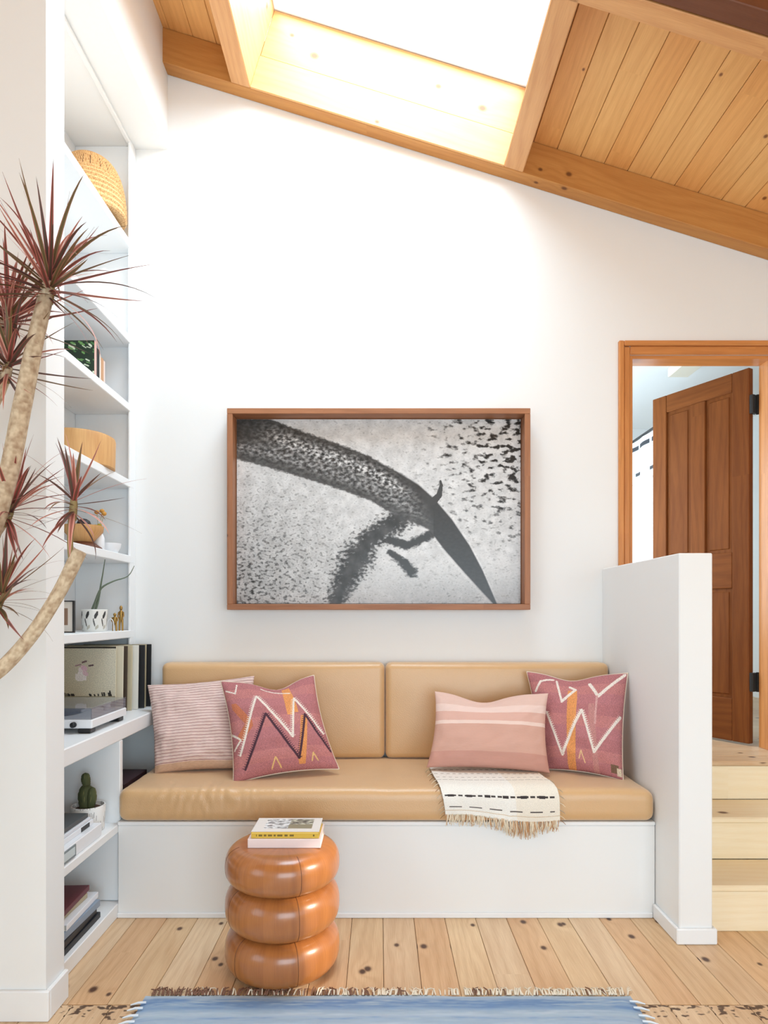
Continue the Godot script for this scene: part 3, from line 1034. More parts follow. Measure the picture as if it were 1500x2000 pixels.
func picture() -> void:
	var x0 := -0.758
	var x1 := 0.756
	var y0 := 1.283
	var y1 := 2.289
	var o := thing("framed_picture", "large black and white photograph in a deep wooden frame above the bench", "picture", Vector3(0, y0, -DW))
	var q := Vector3(0, -y0, 0)
	var uf := Vector2(5.0, 1.0 / 1.6)
	var b := 0.028
	var dp := 0.1
	for k in 2:
		var ya := y0 if k == 0 else y1 - b
		part(o, "frame_bar", bxl(Vector3(x0, ya, 0.001) + q, Vector3(x1, ya + b, dp) + q, 0.002, 0, Vector2(0.05 + 0.5 * k, 0.2 + 0.5 * k), uf), M["frame wood"])
		var xa := x0 if k == 0 else x1 - b
		part(o, "frame_bar", bxl(Vector3(xa, y0 + b, 0.001) + q, Vector3(xa + b, y1 - b, dp) + q, 0.002, 1, Vector2(0.3 + 0.5 * k, 0.1 + 0.5 * k), uf), M["frame wood"])
	part(o, "backing", bxl(Vector3(x0 + b, y0 + b, 0.001) + q, Vector3(x1 - b, y1 - b, 0.012) + q, 0.0), M["frame wood"])
	var pm := mat("photo print", Color.WHITE, 0.35, print_texture())
	var m := MB.new()
	var xa := x0 + b + 0.004
	var xb := x1 - b - 0.004
	var ya := y0 + b + 0.004
	var yb := y1 - b - 0.004
	m.box(Vector3((xa + xb) * 0.5, (ya + yb) * 0.5, 0.016) + q, Vector3(xb - xa, yb - ya, 0.008), 0.0, 0, Vector2.ZERO, Vector2.ZERO)
	m.quad(Vector3(xa, ya, 0.0203) + q, Vector3(xb, ya, 0.0203) + q, Vector3(xb, yb, 0.0203) + q, Vector3(xa, yb, 0.0203) + q, Vector2(0, 1), Vector2(1, 1), Vector2(1, 0), Vector2(0, 0))
	part(o, "print", m.mesh(), pm)

# ---------------------------------------------------------------- pillows and throw
func pillow(nm: String, label: String, c: Array, thick: float, pinch: float, chop: float, sd: int, tex: StandardMaterial3D, piping: Material, chopx := 0.0, folds := 0.006, group := "") -> void:
	var base: Vector3 = (c[2] + c[3]) * 0.5
	var o := thing(nm, label, "pillow", base, group)
	part(o, "cover", pillow_mesh(c[0] - base, c[1] - base, c[2] - base, c[3] - base, thick, pinch, chop, sd, chopx, folds), tex)
	if piping:
		part(o, "piping", pillow_edge(c[0] - base, c[1] - base, c[2] - base, c[3] - base, pinch, chop, 0.0035, chopx), piping)

func kilim(sd: int, first: bool) -> ImageTexture:
	var rose := rgb(184, 118, 116)
	var im := blank(288, 288, rose)
	for k in 9:
		var y0 := k * 32
		im.fill_rect(Rect2i(0, y0, 288, 32), rose.lerp([rgb(168, 104, 110), rgb(198, 130, 124), rgb(178, 114, 122)][k % 3], 0.4))
	var white := rgb(232, 218, 206)
	var dark := rgb(74, 44, 56)
	var orange := rgb(222, 148, 88)
	if first:
		im.fill_rect(Rect2i(176, 20, 22, 110), orange)
		stroke(im, [Vector2(0.66, 0.1), Vector2(0.70, 0.4)], 20, orange)
		stroke(im, [Vector2(0.78, 0.5), Vector2(0.66, 0.93)], 17, orange)
		stroke(im, [Vector2(0.08, 0.30), Vector2(0.22, 0.50), Vector2(0.10, 0.62)], 16, rgb(196, 116, 82))
		stroke(im, [Vector2(0.08, 0.78), Vector2(0.34, 0.20), Vector2(0.62, 0.68), Vector2(0.72, 0.26), Vector2(0.96, 0.66)], 5, white, 0, 0, 10)
		stroke(im, [Vector2(0.12, 0.92), Vector2(0.40, 0.42), Vector2(0.64, 0.90), Vector2(0.80, 0.46), Vector2(0.98, 0.84)], 5, dark, 0, 0, 10)
		stroke(im, [Vector2(0.03, 0.12), Vector2(0.12, 0.16), Vector2(0.16, 0.05)], 4, white, 4, 3)
		stroke(im, [Vector2(0.40, 0.08), Vector2(0.56, 0.13), Vector2(0.70, 0.17)], 4, white, 7, 3)
		stroke(im, [Vector2(0.0, 0.56), Vector2(0.10, 0.64), Vector2(0.02, 0.72)], 4, white)
		stroke(im, [Vector2(0.37, 0.97), Vector2(0.42, 0.86), Vector2(0.46, 0.97)], 3, rgb(226, 186, 120))
		stroke(im, [Vector2(0.76, 0.93), Vector2(0.79, 0.85), Vector2(0.82, 0.93)], 3, rgb(226, 186, 120))
	else:
		stroke(im, [Vector2(0.47, 0.22), Vector2(0.40, 0.98)], 27, orange)
		stroke(im, [Vector2(0.66, 0.36), Vector2(0.70, 0.98)], 18, rgb(190, 132, 126))
		stroke(im, [Vector2(0.06, 0.22), Vector2(0.14, 0.10), Vector2(0.28, 0.05)], 5, white, 8, 2)
		stroke(im, [Vector2(0.31, 0.06), Vector2(0.35, 0.32), Vector2(0.50, 0.16), Vector2(0.44, 0.12)], 6, white)
		stroke(im, [Vector2(0.64, 0.10), Vector2(0.73, 0.25), Vector2(0.98, 0.02)], 7, white, 9, 2)
		stroke(im, [Vector2(0.72, 0.25), Vector2(0.70, 0.52)], 6, rgb(206, 156, 150))
		stroke(im, [Vector2(0.16, 0.44), Vector2(0.30, 0.86), Vector2(0.56, 0.40), Vector2(0.68, 0.80), Vector2(0.98, 0.44)], 6, white, 0, 0, 9)
		stroke(im, [Vector2(0.50, 0.88), Vector2(0.53, 0.80), Vector2(0.57, 0.92)], 3, rgb(226, 186, 140))
		im.fill_rect(Rect2i(250, 255, 26, 22), rgb(120, 92, 72))
		im.fill_rect(Rect2i(270, 262, 16, 20), rgb(216, 196, 170))
	speckle(im, 0.22, sd, 0.6, 2.2)
	return to_tex(im)

func pillows() -> void:
	var wv := weave_height(256, 8, 0.5, 2.0)
	# striped
	var im := blank(64, 512, rgb(232, 208, 198))
	for k in 30:
		var y := 8 + k * 17
		im.fill_rect(Rect2i(0, y, 64, 4), rgb(176, 128, 124))
		im.fill_rect(Rect2i(0, y + 8, 64, 2), rgb(214, 176, 168))
	im.fill_rect(Rect2i(0, 474, 64, 38), rgb(214, 176, 148))
	speckle(im, 0.08, 4)
	var st := mat("striped linen", Color.WHITE, 0.85, to_tex(im))
	bump(st, wv, 0.06)
	pillow("striped_pillow", "square pale pink pillow with thin mauve stripes, leftmost on the bench", [pt(288, 1338, 3.13), pt(497, 1320, 3.14), pt(497, 1503, 2.98), pt(302, 1512, 2.95)], 0.17, 0.06, 0.0, 3, st, null, 0.0, 0.011)
	# kilims
	var k1 := mat("rose kilim", Color.WHITE, 0.9, kilim(12, true))
	bump(k1, wv, 0.08)
	pillow("kilim_pillow", "rose kilim pillow with dark and white zigzags leaning on the striped pillow", [pt(431, 1331, 3.0), pt(613, 1319, 3.08), pt(662, 1502, 2.90), pt(456, 1531, 2.80)], 0.17, 0.085, 0.045, 21, k1, M["piping cord"], 0.15, 0.007)
	var k2 := mat("rose kilim zigzag", Color.WHITE, 0.9, kilim(17, false))
	bump(k2, wv, 0.08)
	pillow("kilim_pillow", "rose kilim pillow with an orange stripe and white zigzag against the low wall", [pt(1029, 1312, 3.15), pt(1226, 1315, 2.98), pt(1217, 1524, 2.84), pt(1060, 1502, 3.0)], 0.17, 0.06, 0.03, 27, k2, M["piping cord"], -0.1, 0.007)
	# plain pink lumbar
	im = blank(64, 256, rgb(222, 176, 160))
	for b in [[0, 46, rgb(226, 190, 176)], [46, 26, rgb(236, 206, 194)], [104, 12, rgb(238, 208, 194)], [116, 90, rgb(214, 166, 148)], [206, 50, rgb(204, 150, 134)]]:
		im.fill_rect(Rect2i(0, b[0], 64, b[1]), b[2])
	for k in 64:
		im.fill_rect(Rect2i(0, k * 4, 64, 1), im.get_pixel(2, k * 4).darkened(0.035))
	var lp := mat("pink cotton", Color.WHITE, 0.85, to_tex(im))
	bump(lp, wv, 0.05)
	pillow("lumbar_pillow", "oblong blush pink pillow with faint bands, resting on the white throw", [pt(849, 1350, 3.02), pt(1071, 1354, 2.99), pt(1074, 1510, 2.86), pt(833, 1499, 2.90)], 0.15, 0.07, 0.04, 33, lp, null, -0.15, 0.007)
	throw_blanket()

func throw_blanket() -> void:
	var im := blank(320, 256, rgb(240, 235, 226))
	im.fill_rect(Rect2i(200, 0, 120, 256), rgb(238, 228, 212))
	for y in [10, 30, 52, 72]:
		stroke(im, [Vector2(0.02, y / 256.0), Vector2(0.98, y / 256.0)], 3, rgb(176, 166, 156), 7, 11)
	stroke(im, [Vector2(0.0, 0.36), Vector2(1, 0.36)], 2, rgb(150, 142, 134), 14, 4)
	stroke(im, [Vector2(0.03, 0.66), Vector2(0.97, 0.66)], 6, rgb(66, 60, 58), 7, 11)
	stroke(im, [Vector2(0.06, 0.66), Vector2(0.97, 0.66)], 9, rgb(60, 54, 54), 8, 42)
	stroke(im, [Vector2(0.05, 0.84), Vector2(0.95, 0.84)], 5, rgb(96, 88, 84), 30, 26)
	stroke(im, [Vector2(0.0, 0.91), Vector2(1, 0.91)], 3, rgb(214, 190, 160), 10, 3)
	speckle(im, 0.09, 6, 2.0, 0.7)
	var mt := mat("throw weave", Color.WHITE, 0.95, to_tex(im))
	bump(mt, weave_height(256, 15, 1.2, 1.2), 0.12)
	var nz := noise(44, 2.0, 2)
	# path over the seat and down its front, in (depth, height)
	var path := [Vector2(3.02, 0.552), Vector2(2.94, 0.556), Vector2(2.86, 0.557), Vector2(2.79, 0.556), Vector2(2.745, 0.555), Vector2(2.705, 0.55), Vector2(2.678, 0.538), Vector2(2.662, 0.515), Vector2(2.657, 0.49), Vector2(2.655, 0.465), Vector2(2.654, 0.445), Vector2(2.653, 0.428)]
	var o := thing("throw_blanket", "white woven throw with black dots and fringe folded over the seat front", "blanket", Vector3(0.5, 0.54, -2.75))
	var q := -o.position
	var rows := []
	var back := []
	var nc := 44
	var ends := []
	for j in range(path.size() - 1, -1, -1):
		var row := []
		var f := float(j) / (path.size() - 1)
		for i in nc + 1:
			var u := float(i) / nc
			var xl := lerpf(0.232, 0.272, smoothstep(0.0, 1.0, f))
			var xr := lerpf(0.70, 0.742, smoothstep(0.0, 0.7, f))
			var x := lerpf(xl, xr, u)
			var low := smoothstep(0.5, 1.0, f)
			var wv := 0.006 * nz.get_noise_2d(u * 1.5, f * 0.8) * (0.4 + low) + 0.004 * low * sin(u * 19.0)
			var fold := 0.010 * exp(-pow((u - 0.56) / 0.03, 2.0)) * (0.3 + low)
			var d: float = path[j].x - maxf(wv, -0.002) - fold * low - 0.002
			var y: float = path[j].y + maxf(wv, -0.001) * (1.0 - low) + 0.004 - low * (0.012 * u - 0.012 * sin(u * 5.0 + 1.0))
			row.append(Vector3(x, y, -d) + q)
		rows.append(row)
	for j in rows.size():
		var b := []
		for i in range(nc, -1, -1):
			b.append(rows[j][i] + Vector3(0, -0.005, -0.004))
		back.append(b)
	ends = rows[0]
	var g := MB.new()
	g.grid(rows)
	g.grid(back)
	part(o, "cloth", g.mesh(), mt)
	var fr := [mat("cream fringe", rgb(232, 216, 190), 0.95), mat("tan fringe", rgb(196, 150, 108), 0.95)]
	for c in 2:
		var m := MB.new()
		var r := RandomNumberGenerator.new()
		r.seed = 70 + c
		for i in 130:
			var u := r.randf()
			if c == 1 and r.randf() > 0.35 + 0.5 * smoothstep(0.35, 0.75, u):
				continue
			var k := clampi(int(u * nc), 0, nc - 1)
			var p: Vector3 = ends[k].lerp(ends[k + 1], u * nc - k)
			var ln := r.randf_range(0.028, 0.05) + 0.028 * exp(-pow((u - 0.66) / 0.14, 2.0))
			var sx := r.randf_range(-0.014, 0.014)
			m.tube([p + Vector3(0, 0.004, -0.002), p + Vector3(sx * 0.4, -ln * 0.5, r.randf_range(0, 0.006)), p + Vector3(sx, -ln, r.randf_range(-0.004, 0.006))], [0.0016, 0.0019, 0.0012], 5)
		for side in 2:
			for i in 10:
				var row: Array = rows[r.randi_range(0, rows.size() - 1)]
				var p: Vector3 = row[0] if side == 0 else row[nc]
				var sg := -1.0 if side == 0 else 1.0
				m.tube([p, p + Vector3(sg * 0.012, -0.006, 0.003), p + Vector3(sg * 0.022, -0.016, 0.004)], [0.0014, 0.0014, 0.001], 5)
		var f := part(o, "fringe", m.mesh(), fr[c])
		f.set_meta("kind", "stuff")

# ---------------------------------------------------------------- stool and books on it
func stool() -> void:
	var o := thing("stool", "round orange-brown wooden stool of three stacked bulging rings", "stool", Vector3((552.5 - 740) / FP * 2.33, 0, -2.33))
	var hts := [0.0775, 0.2315, 0.374]
	var hh := [0.0775, 0.079, 0.069]
	for k in 3:
		var prof := [Vector2(0.001, hts[k] - hh[k])]
		var nn := 22
		for i in nn + 1:
			var a := -PI * 0.5 + PI * i / nn
			var cs := pow(maxf(cos(a), 0.0), 0.8)
			var sn := signf(sin(a)) * pow(absf(sin(a)), 0.8)
			prof.append(Vector2(0.128 + 0.0755 * cs, hts[k] + hh[k] * sn))
		prof.append(Vector2(0.001, hts[k] + hh[k]))
		var m := MB.new()
		m.lathe(prof, 72, Vector3.ZERO, Vector2(1, 1.0 / 0.6))
		var ring := part(o, "ring", m.mesh(), M["stool wood"])
		for ph in [[67.0, 134.0, 225.0, 300.0], [66.0, 147.0, 230.0, 310.0], [64.0, 160.0, 215.0, 290.0]][k]:
			var g := MB.new()
			var path := []
			var rr := []
			for i in range(4, prof.size() - 3):
				var pr: Vector2 = prof[i]
				path.append(Vector3(cos(deg_to_rad(ph)) * (pr.x - 0.0004), pr.y, sin(deg_to_rad(ph)) * (pr.x - 0.0004)))
				rr.append(0.0011)
			g.tube(path, rr, 5)
			part(ring, "joint_line", g.mesh(), M["stool joint"])
	# books
	var im := blank(128, 96, rgb(238, 234, 228))
	im.fill_rect(Rect2i(20, 8, 92, 66), rgb(176, 178, 170))
	var z := noise(9, 0.06, 3)
	for y in range(8, 74):
		for x in range(20, 112):
			var v := 0.62 + 0.6 * z.get_noise_2d(x, y * 1.6)
			im.set_pixel(x, y, Color(v * 0.95, v * 0.95, v * 0.86) if x > 66 else Color(v * 1.1 + 0.1, v * 1.12 + 0.1, v * 1.12 + 0.1))
	im.fill_rect(Rect2i(66, 46, 46, 28), rgb(150, 144, 118))
	var cover := mat("photo cover", Color.WHITE, 0.4, to_tex(im))
	var sp := blank(256, 24, rgb(214, 176, 62))
	sp.fill_rect(Rect2i(0, 0, 256, 4), rgb(240, 206, 110))
	for b in [[16, 3], [26, 14], [46, 10], [62, 16], [84, 8], [98, 20], [126, 12], [146, 16], [236, 6]]:
		sp.fill_rect(Rect2i(b[0], 9, b[1], 8), rgb(120, 100, 30))
	var spine := mat("yellow spine", Color.WHITE, 0.5, to_tex(sp))
	var pale := mat("pale pink cover", rgb(236, 216, 212), 0.5)
	var pages := mat("paper", rgb(240, 234, 222), 0.9)
	var yel := mat("yellow cover", rgb(222, 182, 70), 0.5)
	var bk := thing("book", "thick pale pink book at the bottom of the pile on the stool", "book", Vector3(-0.331, 0.4435, -2.345), "books on the stool")
	book(bk, Vector3(0.255, 0.031, 0.165), pale, pages)
	bk = thing("book", "slim book with a yellow spine and photo cover on top of the stool pile", "book", Vector3(-0.329, 0.475, -2.348), "books on the stool")
	book(bk, Vector3(0.238, 0.022, 0.155), yel, pages)
	var m := MB.new()
	m.quad(Vector3(-0.119, 0.0226, 0.077), Vector3(0.119, 0.0226, 0.077), Vector3(0.119, 0.0226, -0.077), Vector3(-0.119, 0.0226, -0.077), Vector2(0, 1), Vector2(1, 1), Vector2(1, 0), Vector2(0, 0))
	part(bk, "cover_print", m.mesh(), cover)
	m = MB.new()
	m.quad(Vector3(-0.116, 0.001, 0.0784), Vector3(0.116, 0.001, 0.0784), Vector3(0.116, 0.021, 0.0784), Vector3(-0.116, 0.021, 0.0784), Vector2(0, 1), Vector2(1, 1), Vector2(1, 0), Vector2(0, 0))
	part(bk, "spine_print", m.mesh(), spine)

# a closed book lying flat, spine towards +z: size is (length of the spine, thickness, width)
func book(o: Node3D, s: Vector3, cov: Material, pages: Material, xf := Transform3D.IDENTITY) -> void:
	var b := 0.0025
	var m := MB.new()
	m.box(Vector3(0, b * 0.5, 0), Vector3(s.x, b, s.z), 0.0008)
	m.box(Vector3(0, s.y - b * 0.5, 0), Vector3(s.x, b, s.z), 0.0008)
	m.box(Vector3(0, s.y * 0.5, s.z * 0.5 - b * 0.5), Vector3(s.x, s.y - b, b * 1.4), 0.0012)
	part(o, "cover", m.mesh(), cov, xf)
	part(o, "pages", bx(Vector3(0, s.y * 0.5, -0.001), Vector3(s.x - 0.008, s.y - 2 * b, s.z - 0.008), 0.0), pages, xf)

# ---------------------------------------------------------------- rug
func rug() -> void:
	var im := Image.create(256, 512, false, Image.FORMAT_RGB8)
	var z := noise(61, 0.05, 3)
	var z2 := noise(62, 0.02, 2)
	for y in 512:
		var stripe := z2.get_noise_2d(3.0, y * 2.4)
		var edge := exp(-pow((y - 10.0) / 7.0, 2.0)) + 0.5 * exp(-pow((y - 30.0) / 4.0, 2.0))
		for x in 256:
			var k := z.get_noise_2d(x * 0.35, y * 4.0) + 0.7 * z.get_noise_2d(x * 1.4 + 300.0, y * 9.0)
			var c := rgb(176, 194, 208).lerp(rgb(212, 220, 224), clampf(0.5 + k * 1.1 + stripe, 0, 1))
			c = c.lerp(rgb(104, 138, 184), clampf(edge * (0.8 + k) + maxf(0.0, -stripe - 0.15) * 1.2, 0.0, 0.9))
			im.set_pixel(x, y, c)
	var rm := mat("blue rag weave", Color.WHITE, 0.95, to_tex(im))
	bump(rm, weave_height(256, 19, 0.3, 2.4), 0.25)
	var o := thing("rug", "blue woven rag rug with a cream fringe lying on the floorboards", "rug", Vector3(0.03, 0, -1.3))
	var x0 := -0.80
	var x1 := 0.80
	var z0 := -0.84
	var zn := 1.5
	var rows := []
	var uvs := []
	var nz := noise(63, 1.4, 2)
	var ys := [0.0005, 0.007, 0.009]
	for j in 61:
		var row := []
		var uvr := []
		var f := float(j) / 60
		for i in 41:
			var u := float(i) / 40
			var zz := lerpf(zn, z0, f) + (0.008 * nz.get_noise_2d(u * 3.0, 1.0) if j == 60 else 0.0)
			var wob := 0.008 * nz.get_noise_2d(f * 8.0, 9.0)
			var xx := lerpf(x0 + wob, x1 + wob * 0.7, u)
			var e := mini(mini(i, 40 - i), mini(j, 60 - j))
			var y: float = ys[mini(e, 2)] + (0.0025 * (1.0 + nz.get_noise_2d(xx * 2.0, zz * 2.0)) if e > 1 else 0.0)
			row.append(Vector3(xx, y, zz))
			uvr.append(Vector2(u, (zz - z0) / 2.34 * 1.0))
		rows.append(row)
		uvs.append(uvr)
	var g := MB.new()
	g.grid(rows, uvs)
	part(o, "weave", g.mesh(), rm)
	var r := RandomNumberGenerator.new()
	r.seed = 91
	var kinds := [mat("rug fringe cream", rgb(236, 222, 200), 0.95), mat("rug fringe brown", rgb(128, 92, 74), 0.95), mat("rug tuft white", rgb(226, 232, 238), 0.95)]
	for c in 2:
		var m := MB.new()
		for i in 330:
			var u := r.randf()
			var brown := lerpf(0.8, 0.12, smoothstep(0.3, 0.62, u))
			if (r.randf() < brown) != (c == 1):
				continue
			var p := Vector3(lerpf(x0, x1, u), 0.005, z0 + 0.004)
			var ln := r.randf_range(0.018, 0.042)
			var sx := r.randf_range(-0.022, 0.022)
			m.tube([p, p + Vector3(sx * 0.3, r.randf_range(0.002, 0.012), -ln * 0.5), p + Vector3(sx, 0.003, -ln)], [0.0024, 0.0026, 0.0015], 5)
		part(o, "fringe", m.mesh(), kinds[c]).set_meta("kind", "stuff")
	var m := MB.new()
	for s in [-1.0, 1.0]:
		for i in 60:
			var zz := z0 + 0.05 + i * 0.034 + r.randf_range(-0.004, 0.004)
			var p := Vector3(x1 * s, 0.005, zz)
			m.tube([p + Vector3(-0.02 * s, 0.005, 0), p + Vector3(0.004 * s, 0.005, 0.003), p + Vector3(0.026 * s, 0.003, 0.012)], [0.0035, 0.004, 0.002], 5)
	part(o, "side_tufts", m.mesh(), kinds[2]).set_meta("kind", "stuff")

# ---------------------------------------------------------------- things on the shelves
func shelf_things() -> void:
	var paper := M["paper"] as Material
	# woven belly basket on the top shelf
	var im := blank(256, 128, rgb(206, 158, 100))
	var z := noise(14, 0.25, 2)
	for y in 128:
		for x in 256:
			var k := z.get_noise_2d(x, y * 1.3)
			var c := rgb(216, 178, 126).lerp(rgb(160, 112, 70), clampf(k * 1.6 + 0.25, 0, 1))
			if y > 84 and y < 104 and z.get_noise_2d(x * 0.4, 50.0) > 0.3 and (x / 5) % 2 == 0:
				c = rgb(84, 56, 36)
			im.set_pixel(x, y, c)
	var straw := mat("seagrass", Color.WHITE, 0.9, to_tex(im))
	var o := thing("basket", "round domed seagrass basket with dark flecks on the top shelf", "basket", Vector3(-1.376, SHELF[0], -3.09))
	var prof := [Vector2(0.001, 0.001)]
	for i in 15:
		var f := float(i) / 15
		var a := f * 1.35
		var rad := 0.158 * pow(cos(a), 0.62)
		var y := 0.012 + 0.27 * sin(a)
		prof.append(Vector2(rad, y))
		prof.append(Vector2(rad + 0.006, y + 0.009))
	prof.append(Vector2(0.058, 0.282))
	prof.append(Vector2(0.054, 0.284))
	prof.append(Vector2(0.048, 0.27))
	prof.append(Vector2(0.001, 0.26))
	var m := MB.new()
	m.lathe(prof, 48, Vector3.ZERO, Vector2(3.0, 1.8), 0.015)
	part(o, "body", m.mesh(), straw)
	# round bentwood box
	var bw := mat("pale bentwood", Color.WHITE, 0.6, wood(256, 128, 1, 0.9, 0.4, rgb(226, 178, 118), rgb(196, 140, 84), rgb(120, 70, 30), 0.0, 0.01, 88))
	m = MB.new()
	m.lathe([Vector2(0.001, 0), Vector2(0.15, 0), Vector2(0.155, 0.004), Vector2(0.158, 0.128), Vector2(0.155, 0.142), Vector2(0.14, 0.15), Vector2(0.07, 0.155), Vector2(0.001, 0.156)], 56, Vector3.ZERO, Vector2(1.0, 2.5))
	o = thing("round_box", "large round tan wooden drum box alone on its own shelf", "box", Vector3(-1.388, SHELF[3], -3.0))
	part(o, "body", m.mesh(), bw)
	# upright books
	im = blank(96, 128, rgb(34, 52, 34))
	var r := RandomNumberGenerator.new()
	r.seed = 5
	for i in 90:
		var p := Vector2(r.randf(), r.randf())
		var dx := r.randf_range(0.05, 0.12)
		stroke(im, [p, p + Vector2(dx, 0.02 + r.randf() * 0.03)], r.randf_range(2, 5), [rgb(232, 240, 214), rgb(120, 170, 96), rgb(80, 130, 74)][i % 3])
	im.fill_rect(Rect2i(0, 100, 60, 20), rgb(48, 46, 66))
	var leafc := mat("leaf print cover", Color.WHITE, 0.5, to_tex(im))
	var ub := [["book", "upright book with a green and white leaf pattern cover, front of its row", 0.022, 0.225, 0.17, mat("pink spine", rgb(232, 180, 168), 0.6)],
		["book", "upright black book behind the leaf pattern one", 0.03, 0.20, 0.15, mat("black cloth", rgb(34, 32, 30), 0.6)],
		["book", "upright thin cream book between the black and the tan ones", 0.012, 0.185, 0.15, mat("cream cloth", rgb(234, 226, 214), 0.6)],
		["book", "upright tan book, last of the short row", 0.03, 0.175, 0.13, mat("tan cloth", rgb(198, 150, 112), 0.6)],
		["book", "upright pale pink book at the far end of the short row", 0.014, 0.17, 0.13, mat("blush cloth", rgb(236, 210, 198), 0.6)]]
	var d := 3.03
	for i in ub.size():
		var b: Array = ub[i]
		var t: float = b[2]
		o = thing(b[0], b[1], "book", Vector3(-1.33, SHELF[2], -(d + t * 0.5)), "upright books on the shelf")
		# flat book turned up: spine towards the room, cover towards the camera
		var xf := Transform3D(Basis(Vector3.UP, Vector3.BACK, Vector3.RIGHT), Vector3(-float(b[4]) * 0.5, float(b[3]) * 0.5, -t * 0.5))
		book(o, Vector3(b[3], t, b[4]), b[5], paper, xf)
		if i == 0:
			m = MB.new()
			var hx: float = b[4]
			m.quad(Vector3(-hx, 0.001, t * 0.5 + 0.0006), Vector3(-0.001, 0.001, t * 0.5 + 0.0006), Vector3(-0.001, b[3] - 0.001, t * 0.5 + 0.0006), Vector3(-hx, b[3] - 0.001, t * 0.5 + 0.0006), Vector2(0, 1), Vector2(1, 1), Vector2(1, 0), Vector2(0, 0))
			part(o, "cover_print", m.mesh(), leafc)
		d += t + 0.002
	# wooden bowl with a black stone, vase with flowers, small white dish
	o = thing("wooden_bowl", "small tan wooden bowl with a dark foot behind the plant stem", "bowl", Vector3(-1.36, SHELF[4], -2.98))
	m = MB.new()
	m.lathe([Vector2(0.001, 0.036), Vector2(0.042, 0.036), Vector2(0.085, 0.085), Vector2(0.088, 0.11), Vector2(0.08, 0.11), Vector2(0.06, 0.075), Vector2(0.001, 0.06)], 40, Vector3.ZERO, Vector2(1, 2.5))
	part(o, "body", m.mesh(), bw)
	m = MB.new()
	m.lathe([Vector2(0.001, 0), Vector2(0.085, 0), Vector2(0.08, 0.012), Vector2(0.045, 0.036), Vector2(0.001, 0.036)], 40)
	part(o, "foot", m.mesh(), mat("walnut", rgb(104, 60, 40), 0.5))
	m = MB.new()
	m.lathe([Vector2(0.001, 0), Vector2(0.02, 0.003), Vector2(0.031, 0.016), Vector2(0.033, 0.03), Vector2(0.026, 0.047), Vector2(0.012, 0.056), Vector2(0.001, 0.058)], 24)
	solo("stone", "black rounded stone lying in the small wooden bowl", "stone", m.mesh(), mat("black stone", rgb(36, 30, 34), 0.5), Transform3D(Basis.IDENTITY, Vector3(-1.355, SHELF[4] + 0.086, -2.975)))
	var vx := Vector3(-1.315, SHELF[4], -3.04)
	m = MB.new()
	m.lathe([Vector2(0.001, 0), Vector2(0.022, 0), Vector2(0.026, 0.006), Vector2(0.026, 0.06), Vector2(0.02, 0.078), Vector2(0.014, 0.086), Vector2(0.016, 0.094), Vector2(0.013, 0.094), Vector2(0.011, 0.084), Vector2(0.001, 0.08)], 28)
	solo("vase", "small white bottle vase holding yellow flowers", "vase", m.mesh(), M["white plastic"], Transform3D(Basis.IDENTITY, vx))
	o = thing("flowers", "yellow and ochre button flowers standing in the white bottle vase", "flowers", vx + Vector3(0, 0.085, 0))
	var yl := [mat("olive bloom", rgb(176, 152, 52), 0.9), mat("ochre bloom", rgb(206, 148, 70), 0.9)]
	var tips := [Vector3(-0.012, 0.03, 0.008), Vector3(0.006, 0.034, 0.006), Vector3(-0.006, 0.098, 0.006), Vector3(0.016, 0.104, 0.0), Vector3(0.03, 0.09, 0.01)]
	for i in tips.size():
		var tp: Vector3 = tips[i]
		m = MB.new()
		m.tube([Vector3(0, -0.03, 0), Vector3(tp.x * 0.4, tp.y * 0.4, tp.z * 0.4), tp], [0.0012, 0.0012, 0.0011], 5)
		part(o, "stalk", m.mesh(), yl[0])
		m = MB.new()
		var pf := []
		for k in 9:
			var a := -PI * 0.5 + PI * k / 8
			pf.append(Vector2(maxf(0.0005, 0.011 * cos(a)), 0.010 * sin(a)))
		m.lathe(pf, 14, tp, Vector2.ONE, 0.12)
		part(o, "bloom", m.mesh(), yl[0 if i < 2 else 1])
	m = MB.new()
	m.lathe([Vector2(0.001, 0), Vector2(0.04, 0), Vector2(0.058, 0.03), Vector2(0.06, 0.05), Vector2(0.055, 0.05), Vector2(0.04, 0.02), Vector2(0.001, 0.01)], 32, Vector3.ZERO, Vector2.ONE, 0.08)
	solo("dish", "plain white dish right of the flower vase", "dish", m.mesh(), M["white plastic"], Transform3D(Basis.IDENTITY, Vector3(-1.325, SHELF[4], -3.17)))
	# small frame, patterned pot with two leaves, wire loop, two brass figures
	o = thing("photo_frame", "small black-edged photo frame half hidden behind the white pier", "photo frame", Vector3(-1.375, SHELF[5], -2.82))
	m = MB.new()
	m.box(Vector3(0.047, 0.07, 0), Vector3(0.007, 0.14, 0.014), 0.001)
	m.box(Vector3(-0.047, 0.07, 0), Vector3(0.007, 0.14, 0.014), 0.001)
	m.box(Vector3(0, 0.1375, 0), Vector3(0.087, 0.005, 0.014), 0.001)
	m.box(Vector3(0, 0.0025, 0), Vector3(0.087, 0.005, 0.014), 0.001)
	part(o, "frame", m.mesh(), M["black iron"])
	im = blank(48, 64, rgb(236, 226, 214))
	im.fill_rect(Rect2i(12, 14, 24, 36), rgb(150, 118, 96))
	im.fill_rect(Rect2i(16, 22, 10, 28), rgb(96, 80, 60))
	m = MB.new()
	m.box(Vector3(0, 0.07, -0.002), Vector3(0.088, 0.131, 0.008), 0.0, 0, Vector2.ZERO, Vector2.ZERO)
	m.quad(Vector3(-0.0435, 0.005, 0.0023), Vector3(0.0435, 0.005, 0.0023), Vector3(0.0435, 0.135, 0.0023), Vector3(-0.0435, 0.135, 0.0023), Vector2(0, 1), Vector2(1, 1), Vector2(1, 0), Vector2(0, 0))
